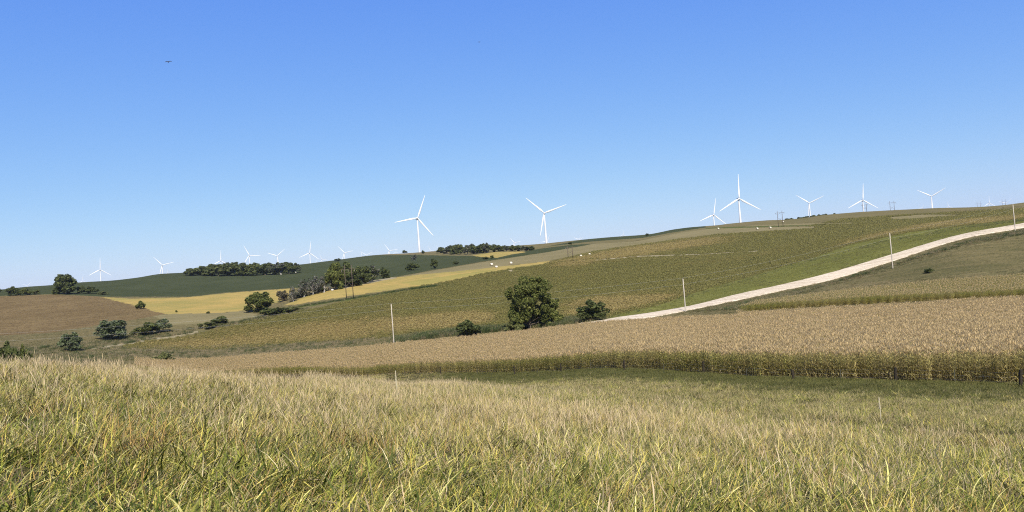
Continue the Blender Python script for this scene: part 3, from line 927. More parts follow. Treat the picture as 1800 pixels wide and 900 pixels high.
T_TAN = [(.27, .215, .115), (.21, .165, .08), (.17, .145, .06)]
T_GRN = [(.138, .142, .030), (.190, .186, .045), (.25, .23, .07)]
T_BRN = [(.150, .102, .052), (.20, .143, .072), (.12, .084, .043), (.23, .175, .09)]
T_OLV = [(.12, .108, .042), (.15, .128, .056), (.09, .085, .032)]
rough = [blades(36, .8, (.25, .7), (.03, .06), (.2, 1.1), (.2, 1.2), 3, p, rb) for p in (T_TAN, T_TAN, T_GRN, T_GRN, T_BRN, T_BRN, T_OLV, T_OLV)]
x, y, q, _, zz = sow(['meadow', 'fallow', 'verge', 'mown', 'stubble', 'ditch'], 330000, 200, 900)
k = rng.uniform(0, 1, len(x)) < np.clip(420 / q, 0, 1) ** 1.5 * np.where(zz == FN.index('stubble'), .5, 1)
x, y, q, zz = x[k], y[k], q[k], zz[k]
nA = fbm(x / 9, y / 14, 121) + rng.normal(0, .35, len(x))
base = np.where(zz == FN.index('fallow'), 4, np.where(zz == FN.index('verge'), 2, np.where(zz == FN.index('stubble'), 0, 6)))
base = np.where((zz == FN.index('meadow')) & (nA > -.1), 0, base)
base = np.where((zz == FN.index('ditch')) & (nA > .25), 4, base)
base = np.where((zz == FN.index('verge')) & (nA > .55), 6, base)
base = np.where((zz == FN.index('fallow')) & (nA > .45), 0, base)
base = np.where((zz == FN.index('mown')) & (nA > .5), 0, base)
size = np.where(zz == FN.index('mown'), .5, np.where(zz == FN.index('stubble'), .45, np.where(zz == FN.index('ditch'), 1.1, .85))) * rng.uniform(.6, 1.25, len(x))
print("rough", len(x))
scatter("rough_grass", rough, M_weed, np.stack([x, y, H(x, y) - .05], -1), rng.uniform(0, 6.28, len(x)), size, base + rng.integers(0, 2, len(x)), np.zeros(len(x)),
        None, "rough grass of the meadows, fallow field and road verge in the valley", "grass")
#@@PART2@@
# ------------------------------------------------------------------ trees and bushes
print("trees")


def crown_mesh(r, w, h, n_clump, n_leaf, leaf, palette, sag=.15, shell=.62, top=1.0, gaps=.0):
    """leaf-sized faces spread through clumps; crown stands on z = 0, w wide and h high"""
    V = []; C = []
    cl = []
    for i in range(n_clump):
        for _ in range(30):
            d = r.normal(0, 1, 3); d /= np.linalg.norm(d)
            q = r.uniform(shell, 1.0) if r.uniform() < .85 else r.uniform(.1, shell)
            p = d * q
            if p[2] < -.9: continue
            break
        cl.append(p)
    cl = np.array(cl)
    pal = np.array(palette)
    for p in cl:
        cr = r.uniform(.20, .36)
        m = max(6, int(n_leaf / n_clump * (cr / .28) ** 2 * r.uniform(.7, 1.3)))
        d = r.normal(0, 1, (m, 3)); d /= np.linalg.norm(d, axis=1)[:, None]
        rad = cr * r.uniform(.45, 1.08, m) ** .6
        c = p + d * rad[:, None]
        # squash the underside, narrow the top a little
        z01 = np.clip((c[:, 2] + 1) / 2, 0, 1.15)
        nar = 1 - (1 - top) * z01 ** 1.5
        pos = np.stack([c[:, 0] * w / 2 * .86 * nar, c[:, 1] * w / 2 * .86 * nar, h * (.5 + c[:, 2] * .5 * .9)], -1)
        nrm = d * .7 + r.normal(0, .55, (m, 3)) + np.array([0, 0, .25]); nrm /= np.linalg.norm(nrm, axis=1)[:, None]
        t = np.cross(nrm, r.normal(0, 1, (m, 3))); t /= np.linalg.norm(t, axis=1)[:, None] + 1e-6
        b = np.cross(nrm, t)
        s = leaf * r.uniform(.6, 1.35, m)[:, None]
        quad = np.stack([pos - t * s, pos - b * s * .55, pos + t * s, pos + b * s * .55], 1)
        V.append(quad.reshape(-1, 3))
        tone = r.uniform(.8, 1.2)
        col = pal[r.integers(0, len(pal), m)] * tone * r.uniform(.8, 1.2, (m, 1))
        C.append(np.repeat(col, 4, 0))
    V = np.concatenate(V); C = np.concatenate(C)
    V[:, 2] = np.maximum(V[:, 2], -.05 * h)
    return V, np.arange(len(V)).reshape(-1, 4), C, cl


def trunk_mb(r, w, h, base, cl, thick, n_limb=7):
    mb = MB()
    top = base + h * .62
    bend = r.normal(0, .04 * h, 2)
    pts = [(0, 0, -.35), (0, 0, .15), (bend[0] * .4, bend[1] * .4, base + .15 * h), (bend[0], bend[1], top)]
    mb.tube(pts, [thick * 1.5, thick * 1.05, thick * .8, thick * .2], 9)
    for p in cl[:n_limb]:
        tgt = np.array([p[0] * w * .40, p[1] * w * .40, base + h * (.5 + p[2] * .42)])
        z0 = base + h * r.uniform(.04, .35); f = (z0 / max(top, .1))
        s = np.array([bend[0] * f, bend[1] * f, z0])
        mid = (s + tgt) / 2 + np.array([0, 0, .06 * h])
        mb.tube([s, mid, tgt], [thick * .45, thick * .28, thick * .08], 6)
    return mb


M_leaf = leaf_mat("tree_leaf", None, .42, .6)
M_bark = plain("bark", (.115, .090, .068), .95, .45, 6)
M_bark_pale = plain("grey_bark", (.27, .25, .225), .9, .3, 5)
P_MID = [(.094, .110, .028), (.118, .134, .034), (.148, .158, .042), (.18, .182, .054), (.072, .088, .022)]
P_DARK = [(.075, .092, .029), (.096, .114, .036), (.120, .134, .046), (.084, .098, .034)]
P_OLIVE = [(.110, .124, .040), (.140, .148, .050), (.165, .165, .06), (.095, .106, .038)]
P_GREY = [(.130, .124, .098), (.165, .154, .128), (.090, .100, .054), (.200, .186, .155), (.075, .088, .038)]
P_BROWN = [(.125, .098, .062), (.14, .115, .072), (.09, .092, .05)]
P_BLUE = [(.080, .104, .040), (.108, .132, .056), (.145, .166, .084), (.18, .196, .12)]
_proto = {}


def proto(kind, k, w, h):
    """unit-proportioned crown and trunk, kept and copied; kind decides leaf colour and build"""
    key = (kind, k)
    if key not in _proto:
        rr = np.random.default_rng(hash(kind) % 1000 * 0 + sum(map(ord, kind)) * 31 + k)
        spec = dict(
            grove=(12, 11, 30, 1900, .8, P_DARK + P_OLIVE[:2], .4), grove_grey=(11, 11, 26, 1300, .75, P_GREY + P_DARK, .5),
            round=(14, 14, 38, 4200, .62, P_MID, .5), dark=(12, 12, 34, 3200, .6, P_DARK, .5),
            bush=(6, 5, 26, 1900, .30, P_MID + P_DARK, .5), bush_dark=(6, 5, 26, 1900, .30, P_DARK, .5),
            bush_blue=(6, 5.4, 30, 2400, .28, P_BLUE, .5), bush_olive=(6, 4, 24, 1500, .30, P_OLIVE, .5),
            twiggy=(9, 10, 26, 700, .42, P_GREY, .5), brown=(8, 8, 26, 1200, .45, P_BROWN, .5))[kind]
        w0, h0, nc, nl, lf, pal, sh = spec
        V, Q, C, cl = crown_mesh(rr, w0, h0, nc, nl, lf, pal, shell=sh, top=.72 if not kind.startswith('bush') else .6)
        bare = kind in ('grove', 'grove_grey', 'round', 'dark', 'twiggy', 'brown')
        base = h0 * (.0 if kind.startswith('grove') else .01 if bare else .0)
        V = V.copy(); V[:, 2] += base
        cm = mesh_obj("crown" if bare else "foliage", V, Q, M_leaf, None, cols=C)
        tm = trunk_mb(rr, w0, h0, base, cl, .035 * h0 if bare else .016 * h0, 16 if kind == 'twiggy' else 8).build(
            "trunk" if bare else "stems", M_bark_pale if kind in ('twiggy', 'grove_grey') else M_bark)
        hh = V[:, 2].max(); ww = np.percentile(V[:, 0], 99.5) - np.percentile(V[:, 0], .5)
        _proto[key] = [cm, tm, ww, hh, False]
    return _proto[key]


def plant(name, kind, k, px, py, hpx, wpx, label, cat, group=None, dmin=150, depth=None, rz=None):
    """stands a tree or bush on the ground at photograph pixel (px, py); its size in metres follows from its distance"""
    p = hit(px, py, dmin) if depth is None else at(px, py, depth)
    if depth is not None: p[2] = H([p[0]], [p[1]])[0]
    m = p[1] / F_PX
    h, w = hpx * m, wpx * m
    if depth is not None:
        h = at(px, py, depth)[2] - p[2] + hpx * m
    pr = proto(kind, k, w, h)
    root = empty(name, p, 0, label, cat, group)
    a = random.uniform(0, 6.28) if rz is None else rz
    for src in pr[:2]:
        if not pr[4]:
            c = src
        else:
            c = src.copy(); COL.objects.link(c)
        c.parent = root; c.rotation_euler = (0, 0, a); c.scale = (w / pr[2], w / pr[2], h / pr[3])
    pr[4] = True
    return root, p


# the big tree behind the corn: its own larger crown
def hero_tree():
    p = hit(931, 577, 250)
    p = at(931, 577, 292); p[2] = H([p[0]], [p[1]])[0]
    root = empty("broad_tree", p, 0, "large broad green tree standing behind the tan corn near the road end", "tree")
    rr = np.random.default_rng(101)
    m = p[1] / F_PX
    parts = []
    # crown masses: (x px, y px, width px, height px, depth m)
    cl_all = []
    for (x, y, w, h, dy) in ((936, 512, 74, 58, 0), (907, 520, 44, 54, -2), (966, 532, 44, 46, 1), (942, 499, 52, 32, 1), (925, 543, 56, 48, -3), (962, 553, 50, 46, -2),
                             (904, 552, 32, 48, -1), (912, 566, 34, 26, -4), (976, 560, 30, 28, 0), (940, 556, 56, 44, 3), (952, 520, 50, 50, -2)):
        V, Q, C, cl = crown_mesh(rr, w * m, h * m, 26, 3400, .38, P_MID, shell=.3, top=.9)
        c = at(x, y, p[1] + dy) - np.array(p)
        V = V + np.array([c[0], c[1] + 0, c[2] - h * m / 2])
        V[:, 2] = np.maximum(V[:, 2], .05)
        parts.append((V, Q, C)); cl_all.append(c)
    V, Q, C = merge(parts)
    mesh_obj("crown", V, Q, M_leaf, root, cols=C)
    mb = MB()
    mb.tube([(0, 0, -.5), (0, 0, .6), (.2, 0, 3.5), (.5, 0, 9), (.4, 0, 14)], [.75, .58, .46, .28, .08], 12)
    for c in cl_all:
        z0 = min(max(1.2, c[2] * .45), 8)
        mb.tube([(.1, 0, z0), (c[0] * .5, c[1] * .5, (z0 + c[2]) / 2 + .3), tuple(c)], [.24, .16, .05], 7)
    mb.build("trunk", M_bark, root, True)


hero_tree()
plant("bush", "bush_dark", 0, 1045, 562, 37, 47, "dark rounded bush beside the lower end of the gravel road", "bush", depth=277)
plant("bush", "bush_dark", 1, 825, 591, 30, 46, "low dark bush behind the corn between the pole and the broad tree", "bush", depth=296)
plant("bush", "bush_blue", 0, 125, 617, 34, 42, "silvery green bush nearest the creek, crossed by the lower wire", "bush", dmin=200)
plant("bush", "bush_blue", 1, 195, 597, 36, 48, "dense dark green bush, roundest of the creek bushes, near the silvery one", "bush", dmin=200)
plant("bush", "bush_olive", 0, 237, 590, 11, 18, "small low bush between two larger creek bushes", "bush", dmin=200)
plant("bush", "bush", 0, 262, 588, 23, 38, "wide sloping green bush by the creek, with a taller bush at its flank", "bush", dmin=200)
plant("bush", "bush_blue", 2, 287, 584, 25, 28, "upright bush at the end of the wide sloping creek bush", "bush", dmin=200)
plant("bush", "bush_olive", 1, 365, 577, 12, 28, "lower of two small bushes on the tan meadow by the creek", "bush", dmin=250)
plant("bush", "bush", 1, 388, 568, 13, 28, "upper of two small bushes on the tan meadow by the creek", "bush", dmin=250)
plant("bush", "bush_dark", 2, 12, 628, 31, 40, "big bush behind the grass brow at the very edge of the photo", "bush", depth=150)
plant("bush", "bush", 2, 43, 628, 26, 30, "smaller brownish green bush behind the grass brow, next to the edge bush", "bush", depth=158)
plant("bush", "bush_olive", 2, 286, 629, 12, 40, "low spreading bush on the weedy bank above the grass brow", "bush", depth=330)
plant("bush", "bush_dark", 3, 1632, 480, 9, 16, "small dark bush alone in the mown field under the road", "bush", dmin=200)
plant("round_tree", "round", 0, 455, 548, 36, 48, "dark round tree at the lower edge of the yellow wheat field", "tree", dmin=300)
plant("bush", "bush", 3, 470, 555, 15, 26, "low bush right at the foot of the round tree by the wheat", "bush", dmin=300)
plant("bush", "bush_dark", 3, 491, 553, 14, 28, "dark low bush one step further from the round tree by the wheat", "bush", dmin=300)
plant("bush", "bush_olive", 3, 511, 549, 11, 28, "pale green bush at the tip of the bean field beyond the two low bushes", "bush", dmin=300)
plant("shrub_tree", "brown", 0, 496, 530, 20, 20, "brownish small tree beside the bare grey trees of the draw", "tree", dmin=300)
plant("bush", "bush", 4, 248, 543, 15, 17, "single bush at the corner of the wheat and the brown fallow field", "bush", dmin=300)
plant("bare_tree", "twiggy", 0, 516, 530, 27, 18, "sparse pale grey tree, lowest of the row in the draw", "tree", "grey trees in the draw", dmin=400)
plant("bare_tree", "twiggy", 1, 535, 522, 32, 22, "grey half bare tree, second from the low end of the row", "tree", "grey trees in the draw", dmin=400)
plant("bare_tree", "twiggy", 2, 551, 518, 33, 24, "tall grey half bare tree next to the dark cottonwoods", "tree", "grey trees in the draw", dmin=400)
plant("bare_tree", "twiggy", 3, 570, 514, 30, 22, "grey tree at the foot of the tall cottonwoods, above the white bales", "tree", "grey trees in the draw", dmin=400)
plant("bush", "bush", 6, 528, 523, 12, 22, "green bush under the grey trees at the wheat edge", "bush", dmin=400)
plant("bush", "bush_dark", 4, 556, 514, 13, 26, "dark bush under the grey trees, nearer the cottonwoods", "bush", dmin=400)
plant("draw_tree", "round", 1, 590, 509, 50, 36, "tallest cottonwood of the draw, left of the wooden pylon", "tree", "green trees in the draw", dmin=400)
plant("draw_tree", "dark", 1, 613, 504, 46, 34, "yellowish topped cottonwood standing behind the wooden pylon", "tree", "green trees in the draw", dmin=400)
plant("draw_tree", "dark", 2, 637, 499, 32, 32, "medium dark tree right beside the wooden pylon's top", "tree", "green trees in the draw", dmin=400)
plant("draw_tree", "grove_grey", 1, 655, 495, 30, 32, "greyish wide tree, second from the upper end of the draw", "tree", "green trees in the draw", dmin=400)
plant("draw_tree", "dark", 3, 674, 490, 21, 22, "lowest dark tree at the upper end of the draw", "tree", "green trees in the draw", dmin=400)
plant("bush", "bush_dark", 5, 622, 503, 14, 40, "dark undergrowth bush behind the legs of the wooden pylon", "bush", dmin=400)
plant("bush", "bush_dark", 2, 724, 476, 15, 26, "dark bush where the stubble meets the far green field", "bush", dmin=500)
plant("small_tree", "dark", 0, 763, 472, 18, 13, "small upright dark tree at the stubble edge under the wooded hilltop", "tree", dmin=500)
plant("bush", "bush_dark", 0, 800, 465, 6, 12, "tiny dark bush on the stubble edge, beyond the upright dark tree", "bush", dmin=500)
plant("bare_tree", "twiggy", 1, 728, 458, 11, 12, "lone pale leafless tree in the far green field below the nearest turbine", "tree", dmin=600)
plant("bush", "bush_dark", 1, 854, 456, 5, 12, "dark bush at the tip of the small wheat patch by the far wood", "bush", dmin=600)
plant("bush", "bush_dark", 3, 865, 455, 7, 6, "pointed little bush beside the small wheat patch", "bush", dmin=600)
plant("bush", "bush_dark", 4, 711, 444.8, 6, 9, "round bush alone on the skyline left of the nearest turbine", "bush", dmin=600)
plant("small_tree", "dark", 1, 744, 446.5, 7, 6, "narrow small tree on the skyline at the foot of the nearest turbine", "tree", dmin=600)
plant("bush", "bush_dark", 5, 1003, 430, 5, 7, "tiny bush on the upper green strip above the small wooden pylon", "bush", dmin=600)
plant("bush", "bush_dark", 0, 1138, 415, 5, 6, "tiny bush on the green ridge right of the small wooden pylon", "bush", dmin=600)
plant("bush", "bush_dark", 1, 594, 459, 5, 12, "low bush on the skyline above the tall cottonwoods", "bush", dmin=800)
plant("round_tree", "dark", 2, 112, 517, 36, 38, "big dark tree standing above the brown fallow field", "tree", dmin=400)
plant("bush", "bush_dark", 3, 143, 516, 15, 14, "upright dark bush next to the big dark tree on the fallow's edge", "bush", dmin=400)
plant("bush", "bush_dark", 4, 158, 516, 13, 20, "wider dark bush, further from the big dark tree", "bush", dmin=400)
plant("bush", "bush_olive", 0, 182, 518, 7, 18, "pale olive shrub beyond the two dark bushes of the fallow's edge", "bush", dmin=400)
plant("bush", "bush_dark", 5, 27, 519.5, 17, 24, "tallest bush of the clump at the far corner of the fallow", "bush", dmin=400)
plant("bush", "bush", 0, 45, 519, 13, 20, "middle bush of the clump at the far corner of the fallow", "bush", dmin=400)
plant("bush", "bush_olive", 1, 62, 518, 9, 14, "lowest bush of the clump at the far corner of the fallow", "bush", dmin=400)
plant("bush", "bush_dark", 2, -2, 515, 10, 8, "dark bush cut by the photo's edge on the far skyline", "bush", dmin=400)
for i, (x, y, h, w, lab) in enumerate(((310, 549, 4, 5, "tiny shrub on the lower wheat edge, nearer the single corner bush"),
                                       (366, 551, 4, 6, "tiny shrub on the lower wheat edge, nearer the round tree"),
                                       (903, 575, 14, 34, "green thicket at the foot of the broad tree, on its pole side"))):
    plant("shrub", ("bush", "bush", "bush_olive", "bush_olive", "bush_olive", "bush_olive")[i], i % 5 if i < 3 else i % 4, x, y, h, w, lab, "shrub", dmin=230, depth=None if i < 2 else 287)
# the wood on the dark green hill
gi = 0
for (x, y, h, w) in ((336, 484, 13, 22), (350, 484, 17, 26), (366, 484.5, 18, 26), (384, 484.5, 21, 28), (402, 484.5, 22, 30), (420, 484.5, 22, 28), (436, 484.5, 22, 28),
                     (452, 484, 22, 26), (466, 483.5, 21, 26), (480, 483, 20, 26), (494, 482.5, 21, 28), (508, 481.5, 20, 26), (520, 479.5, 18, 22),
                     (375, 480, 17, 26), (393, 480, 19, 24), (412, 480, 20, 26), (430, 480, 19, 26), (446, 479, 18, 24), (474, 478, 17, 24), (488, 477, 17, 24), (502, 476, 16, 22)):
    plant("grove_tree", "grove_grey" if gi in (9, 10, 12, 19) else "grove", gi % 4 if gi not in (9, 10, 12, 19) else gi % 2, x, y, h, w,
          "dark tree of the closed wood on the far green hillside", "tree", "trees of the wood on the green hillside", dmin=600)
    gi += 1
gi = 0
for (x, y, h, w) in ((775, 445, 11, 14), (786, 446, 14, 18), (798, 447, 17, 18), (810, 447, 18, 18), (822, 447, 17, 18), (834, 446, 17, 18), (846, 445, 17, 18), (857, 444, 18, 18), (868, 443, 14, 16),
                     (879, 442, 12, 16), (890, 441.5, 11, 16), (901, 441.5, 11, 16), (912, 441.5, 11, 16), (923, 441, 10, 16), (934, 440, 8, 12),
                     (803, 443, 14, 18), (828, 442, 14, 18), (851, 441, 14, 16)):
    plant("hilltop_tree", "grove_grey" if gi % 3 == 1 else "grove", gi % 2 if gi % 3 == 1 else gi % 4, x, y, h, w,
          "grey green tree of the long wood on the hilltop above the small wheat patch", "tree", "trees of the hilltop wood", dmin=800)
    gi += 1
for i, (x, ytop, w) in enumerate(((1383, 383.6, 9), (1391, 382.8, 9), (1408, 380.8, 11), (1418, 379.6, 11), (1431, 377.6, 9), (1439, 376.4, 10), (1449, 375.4, 9), (1467, 374.2, 8))):
    plant("ridge_tree", "grove", i % 4, x, ytop + 6, 6, w * 1.3, "dark treetop showing behind the right hand ridge below the turbines", "tree", "treetops behind the ridge", depth=1330)

# ------------------------------------------------------------------ wind turbines
print("turbines")
M_white = plain("turbine_white", (.60, .61, .62), .5, .03, .2, spec=.4)
M_grey = plain("nacelle_grille", (.16, .165, .17), .6)


def turbine_meshes():
    out = {}
    mb = MB(); mb.tube([(0, 0, -1), (0, 0, .2), (0, 0, .5), (0, 0, .98), (0, 0, 1)], [1.08, 1.0, .82, .62, .58], 24)
    o = mb.build("tower", M_white, None, True); out['tower'] = o.data; bpy.data.objects.remove(o)
    # nacelle: long rounded box, runs along +y behind the hub
    V = []; n = 12
    sec = [(-2.6, 1.3, 1.3), (-1.6, 1.9, 1.95), (2, 2.05, 2.1), (6.5, 2.0, 2.1), (8.6, 1.7, 1.8), (9.2, 1.2, 1.2)]
    for (y, a, b) in sec:
        for k in range(n):
            t = 2 * math.pi * k / n
            c, s = math.cos(t), math.sin(t)
            V.append((a * abs(c) ** .5 * (1 if c > 0 else -1), y, b * abs(s) ** .5 * (1 if s > 0 else -1)))
    F = [(i * n + k, (i + 1) * n + k, (i + 1) * n + (k + 1) % n, i * n + (k + 1) % n) for i in range(len(sec) - 1) for k in range(n)]
    F += [tuple(range(n)), tuple((len(sec) - 1) * n + k for k in range(n))[::-1]]
    o = mesh_obj("nacelle", V, F, M_white, smooth=False); out['nacelle'] = o.data; bpy.data.objects.remove(o)
    mb = MB(); mb.box((0, 5.2, -1.0), (2.12, 2.2, .7)); mb.box((0, 2.2, -2.05), (1.0, 1.0, .25))
    o = mb.build("vent_grille", M_grey); out['grille'] = o.data; bpy.data.objects.remove(o)
    mb = MB(); mb.tube([(0, -4.9, 0), (0, -4.5, 0), (0, -3.6, 0), (0, -2.6, 0)], [.15, .95, 1.6, 1.75], 16)
    o = mb.build("hub", M_white, None, True); out['hub'] = o.data; bpy.data.objects.remove(o)
    # blade along +z, root at the hub, 48 m
    V = []; n = 10
    st = [(0.8, 1.15, 1.15, 0), (3, 1.2, 1.1, 4), (7, 2.0, .75, 14), (10, 2.25, .55, 12), (18, 1.85, .40, 8), (28, 1.4, .28, 4), (38, .98, .18, 1), (45, .62, .11, -1), (48, .12, .04, -1)]
    for (z, ch, th, tw) in st:
        for k in range(n):
            t = 2 * math.pi * k / n
            x, y = .82 * ch * math.cos(t) + (ch - 1.15) * .3, th * math.sin(t)
            a = R_(tw)
            V.append((x * math.cos(a) - y * math.sin(a), -3.4 + x * math.sin(a) + y * math.cos(a) - z * z * .0009, z))
    F = [(i * n + k, i * n + (k + 1) % n, (i + 1) * n + (k + 1) % n, (i + 1) * n + k) for i in range(len(st) - 1) for k in range(n)]
    F += [tuple(range(n))[::-1], tuple((len(st) - 1) * n + k for k in range(n))]
    o = mesh_obj("blade", V, F, M_white, smooth=True); out['blade'] = o.data; bpy.data.objects.remove(o)
    return out


TM = turbine_meshes()


def turbine(hx, hy, bpx, phase, yaw, label, base_depth=None):
    d = 48 * F_PX / bpx
    k = 1.0
    if d > 4500:                                          # the far ones belong to a smaller, nearer range of machines
        k = max(.55, (4500 / d) ** .6); d *= k
    hub = at(hx, hy, d)
    g = H([hub[0]], [hub[1]])[0]
    ht = max(12, hub[2] - g)
    az = math.atan2(hub[0], hub[1])
    root = empty("wind_turbine", (hub[0], hub[1], g), -az + R_(yaw), label, "wind turbine", "white wind turbines along the skyline")
    ht /= k; root.scale = (k, k, k)

    def part(nm, me, loc, rot=(0, 0, 0), sc=(1, 1, 1), parent=root):
        o = bpy.data.objects.new(nm, me); link(o, parent); o.location = loc; o.rotation_euler = rot; o.scale = sc
        return o
    part("tower", TM['tower'], (0, 0, 0), sc=(2.15, 2.15, ht - 1.6))
    na_ = part("nacelle", TM['nacelle'], (0, 0, ht))
    part("vent_grille", TM['grille'], (0, 0, 0), parent=na_)
    part("hub", TM['hub'], (0, 0, ht))
    for k in range(3):
        part("blade", TM['blade'], (0, 0, ht), (0, R_(phase + 120 * k), 0))


for a in (
    (733.3, 383.5, 43, 22, 14, "nearest turbine by size, rising from the skyline left of the hilltop wood"),
    (956.5, 374.6, 42, -46, 0, "tall turbine right of the hilltop wood with one blade hanging beside its tower"),
    (1254, 377.8, 29.5, 11, 22, "medium turbine just left of the tallest one on the right hand ridge"),
    (1298.3, 349.5, 43.5, 2, 18, "tallest turbine on the right hand ridge, one blade straight up"),
    (1422.5, 357, 27, -52, 0, "turbine whose two blades form a wide V above the dark ridge treetops"),
    (1516.3, 351.8, 30, 5, 14, "turbine on the right ridge standing beside a pair of dark pylon poles"),
    (1637.2, 345.2, 26.5, -58, 0, "rightmost large turbine, two raised blades spread like a Y"),
    (176, 474, 21, 3, 0, "leftmost large turbine, to the right of the big dark tree"),
    (285.3, 466, 20, -42, 0, "turbine between the leftmost large one and the hillside wood"),
    (388, 458.3, 18.5, 4, 0, "turbine behind the hillside wood with only its upright blade and hub clear"),
    (438.3, 449, 19.5, -25, 0, "turbine behind the hillside wood with one blade pointing level to the right"),
    (487, 449.8, 18, 51, 0, "turbine above the right part of the hillside wood, blades in a lopsided V"),
    (544.4, 444.7, 20.5, 9, 0, "turbine on the green skyline just past the hillside wood, its upright blade tallest there"),
    (566, 456, 9.5, -27, 20, "tiny turbine tip close to the one just past the hillside wood"),
    (556.7, 460, 6, 10, 20, "faintest tiny turbine between the two past the hillside wood"),
    (605.3, 444.4, 16, -40, 0, "turbine above the tall cottonwoods of the draw"),
    (636, 450, 10, -9, 20, "small turbine whose thin blade leans left, right of the one above the cottonwoods"),
    (643.5, 448.5, 11.5, 66, 10, "small turbine with a long blade reaching right over the green skyline"),
    (684.5, 440.6, 15, -34, 0, "turbine left of the round skyline bush"),
    (696, 443, 6.5, 3, 10, "very small turbine under the blade of the one by the skyline bush"),
    (757, 441, 9, -25, 10, "small turbine between the nearest turbine and the hilltop wood"),
    (770.5, 438, 8, -25, 20, "tiny turbine touching the left end of the hilltop wood"),
    (903.9, 426.8, 12, -38, 0, "small turbine over the right part of the hilltop wood"),
    (961.8, 424.2, 11.5, 26, 0, "small turbine partly behind the foot of the tall one by the hilltop wood"),
    (1015.5, 421, 8.5, -58, 0, "left one of two tiny overlapping turbines on the dark green ridge"),
    (1020.5, 421, 7.5, 48, 0, "right one of two tiny overlapping turbines on the dark green ridge"),
    (1095.4, 412.5, 8, 4, 0, "tiny lone turbine blade on the ridge midway across"),
    (1667, 363, 8.5, -6, 10, "tiny turbine right of the rightmost large one"),
    (1621, 365.5, 6.5, 30, 10, "tiny turbine left of the rightmost large one's tower"),
    (1738.4, 357, 13, 2, 30, "small turbine with a single upright blade on the far right skyline"),
    (1768, 357.3, 11.5, 53, 0, "last small turbine before the right edge, blades in a V"),
    (47.8, 502, 8.5, 50, 0, "tiny turbine between the bush clump and the big dark tree at far left"),
    (145.3, 493.5, 8, 0, 10, "tiny turbine just right of the big dark tree"),
    (294.5, 480, 8.5, 3, 20, "tiny turbine at the foot of the one before the hillside wood")):
    turbine(*a)

# ------------------------------------------------------------------ poles, pylons, wires
print("poles")
M_pole = plain("weathered_pole", (.40, .35, .28), .85, .25, 3)
M_darkpole = plain("dark_pole", (.085, .062, .045), .85, .3, 3)
M_steel = plain("crossarm_steel", (.42, .42, .41), .5, .1, 3)
M_porc = plain("insulator_glaze", (.30, .26, .22), .3)
M_wire = plain("aluminium_wire", (.42, .42, .40), .8, spec=.0)
tops = []


def utility_pole(px, depth, top_y, label, px_top=None):
    t = at(px if px_top is None else px_top, top_y, depth)
    b = t; g = H([b[0]], [b[1]])[0]
    h = t[2] - g
    root = empty("utility_pole", (b[0], b[1], g), math.atan2(97, 176), label, "utility pole", "wooden utility poles along the gravel road")
    mb = MB(); mb.tube([(0, 0, -.6), (0, 0, 0), (0, 0, h * .5), (0, 0, h)], [.22, .205, .18, .14], 12); mb.build("pole", M_pole, root, True)
    for (y, z, s) in ((.0, h + .14, 1), (-.24, h - 2.1, 1)):
        mb = MB(); mb.tube([(0, y, z - .16), (0, y, z - .02), (0, y, z), (0, y, z + .12)], [.02, .02, .07, .05], 8); mb.build("insulator", M_porc, root, True)
    mb = MB(); mb.tube([(0, -.12, h - 2.25), (0, -.26, h - 2.25)], [.03, .03], 6); mb.build("bracket", M_steel, root)
    mb = MB(); mb.box((0, -.2, 1.6), (.012, .005, .3)); mb.tube([(.1, -.17, .1), (.09, -.15, h * .7)], [.02, .02], 5); mb.build("ground_wire", M_steel, root)
    tops.append((np.array([b[0], b[1], g + h + .26]), np.array([b[0], b[1] - .2, g + h - 2.0])))


utility_pole(-90, 240, 593, "utility pole just outside the photo, carrying the wires to the edge")
utility_pole(690.5, 297, 534.5, "pale utility pole rising from the back of the tan corn", 687.5)
utility_pole(1204.5, 286, 490, "utility pole at the roadside where the gravel road begins to climb", 1200.5)
utility_pole(1567, 322, 410, "utility pole at the middle of the gravel road's climb", 1564)
utility_pole(1783, 382, 359.5, "utility pole at the top of the gravel road, nearest the photo's right edge", 1780.5)
utility_pole(1925, 447, 315, "utility pole beyond the right edge, on the same line")


def wire(name, pts, rad, sag, label):
    mb = MB()
    for a, b in zip(pts[:-1], pts[1:]):
        q = [a + (b - a) * t + np.array([0, 0, -4 * sag * t * (1 - t)]) for t in np.linspace(0, 1, 25)]
        mb.tube(q, [rad] * 25, 5)
    return tag(mb.build(name, M_wire, None, True), label, "wire", "overhead wires")


wire("overhead_wire", [t[0] for t in tops], .011, 1.0, "upper thin wire strung along the tops of the roadside poles")
wire("overhead_wire", [t[1] for t in tops], .011, 1.1, "lower thin wire strung under the upper one on the roadside poles")


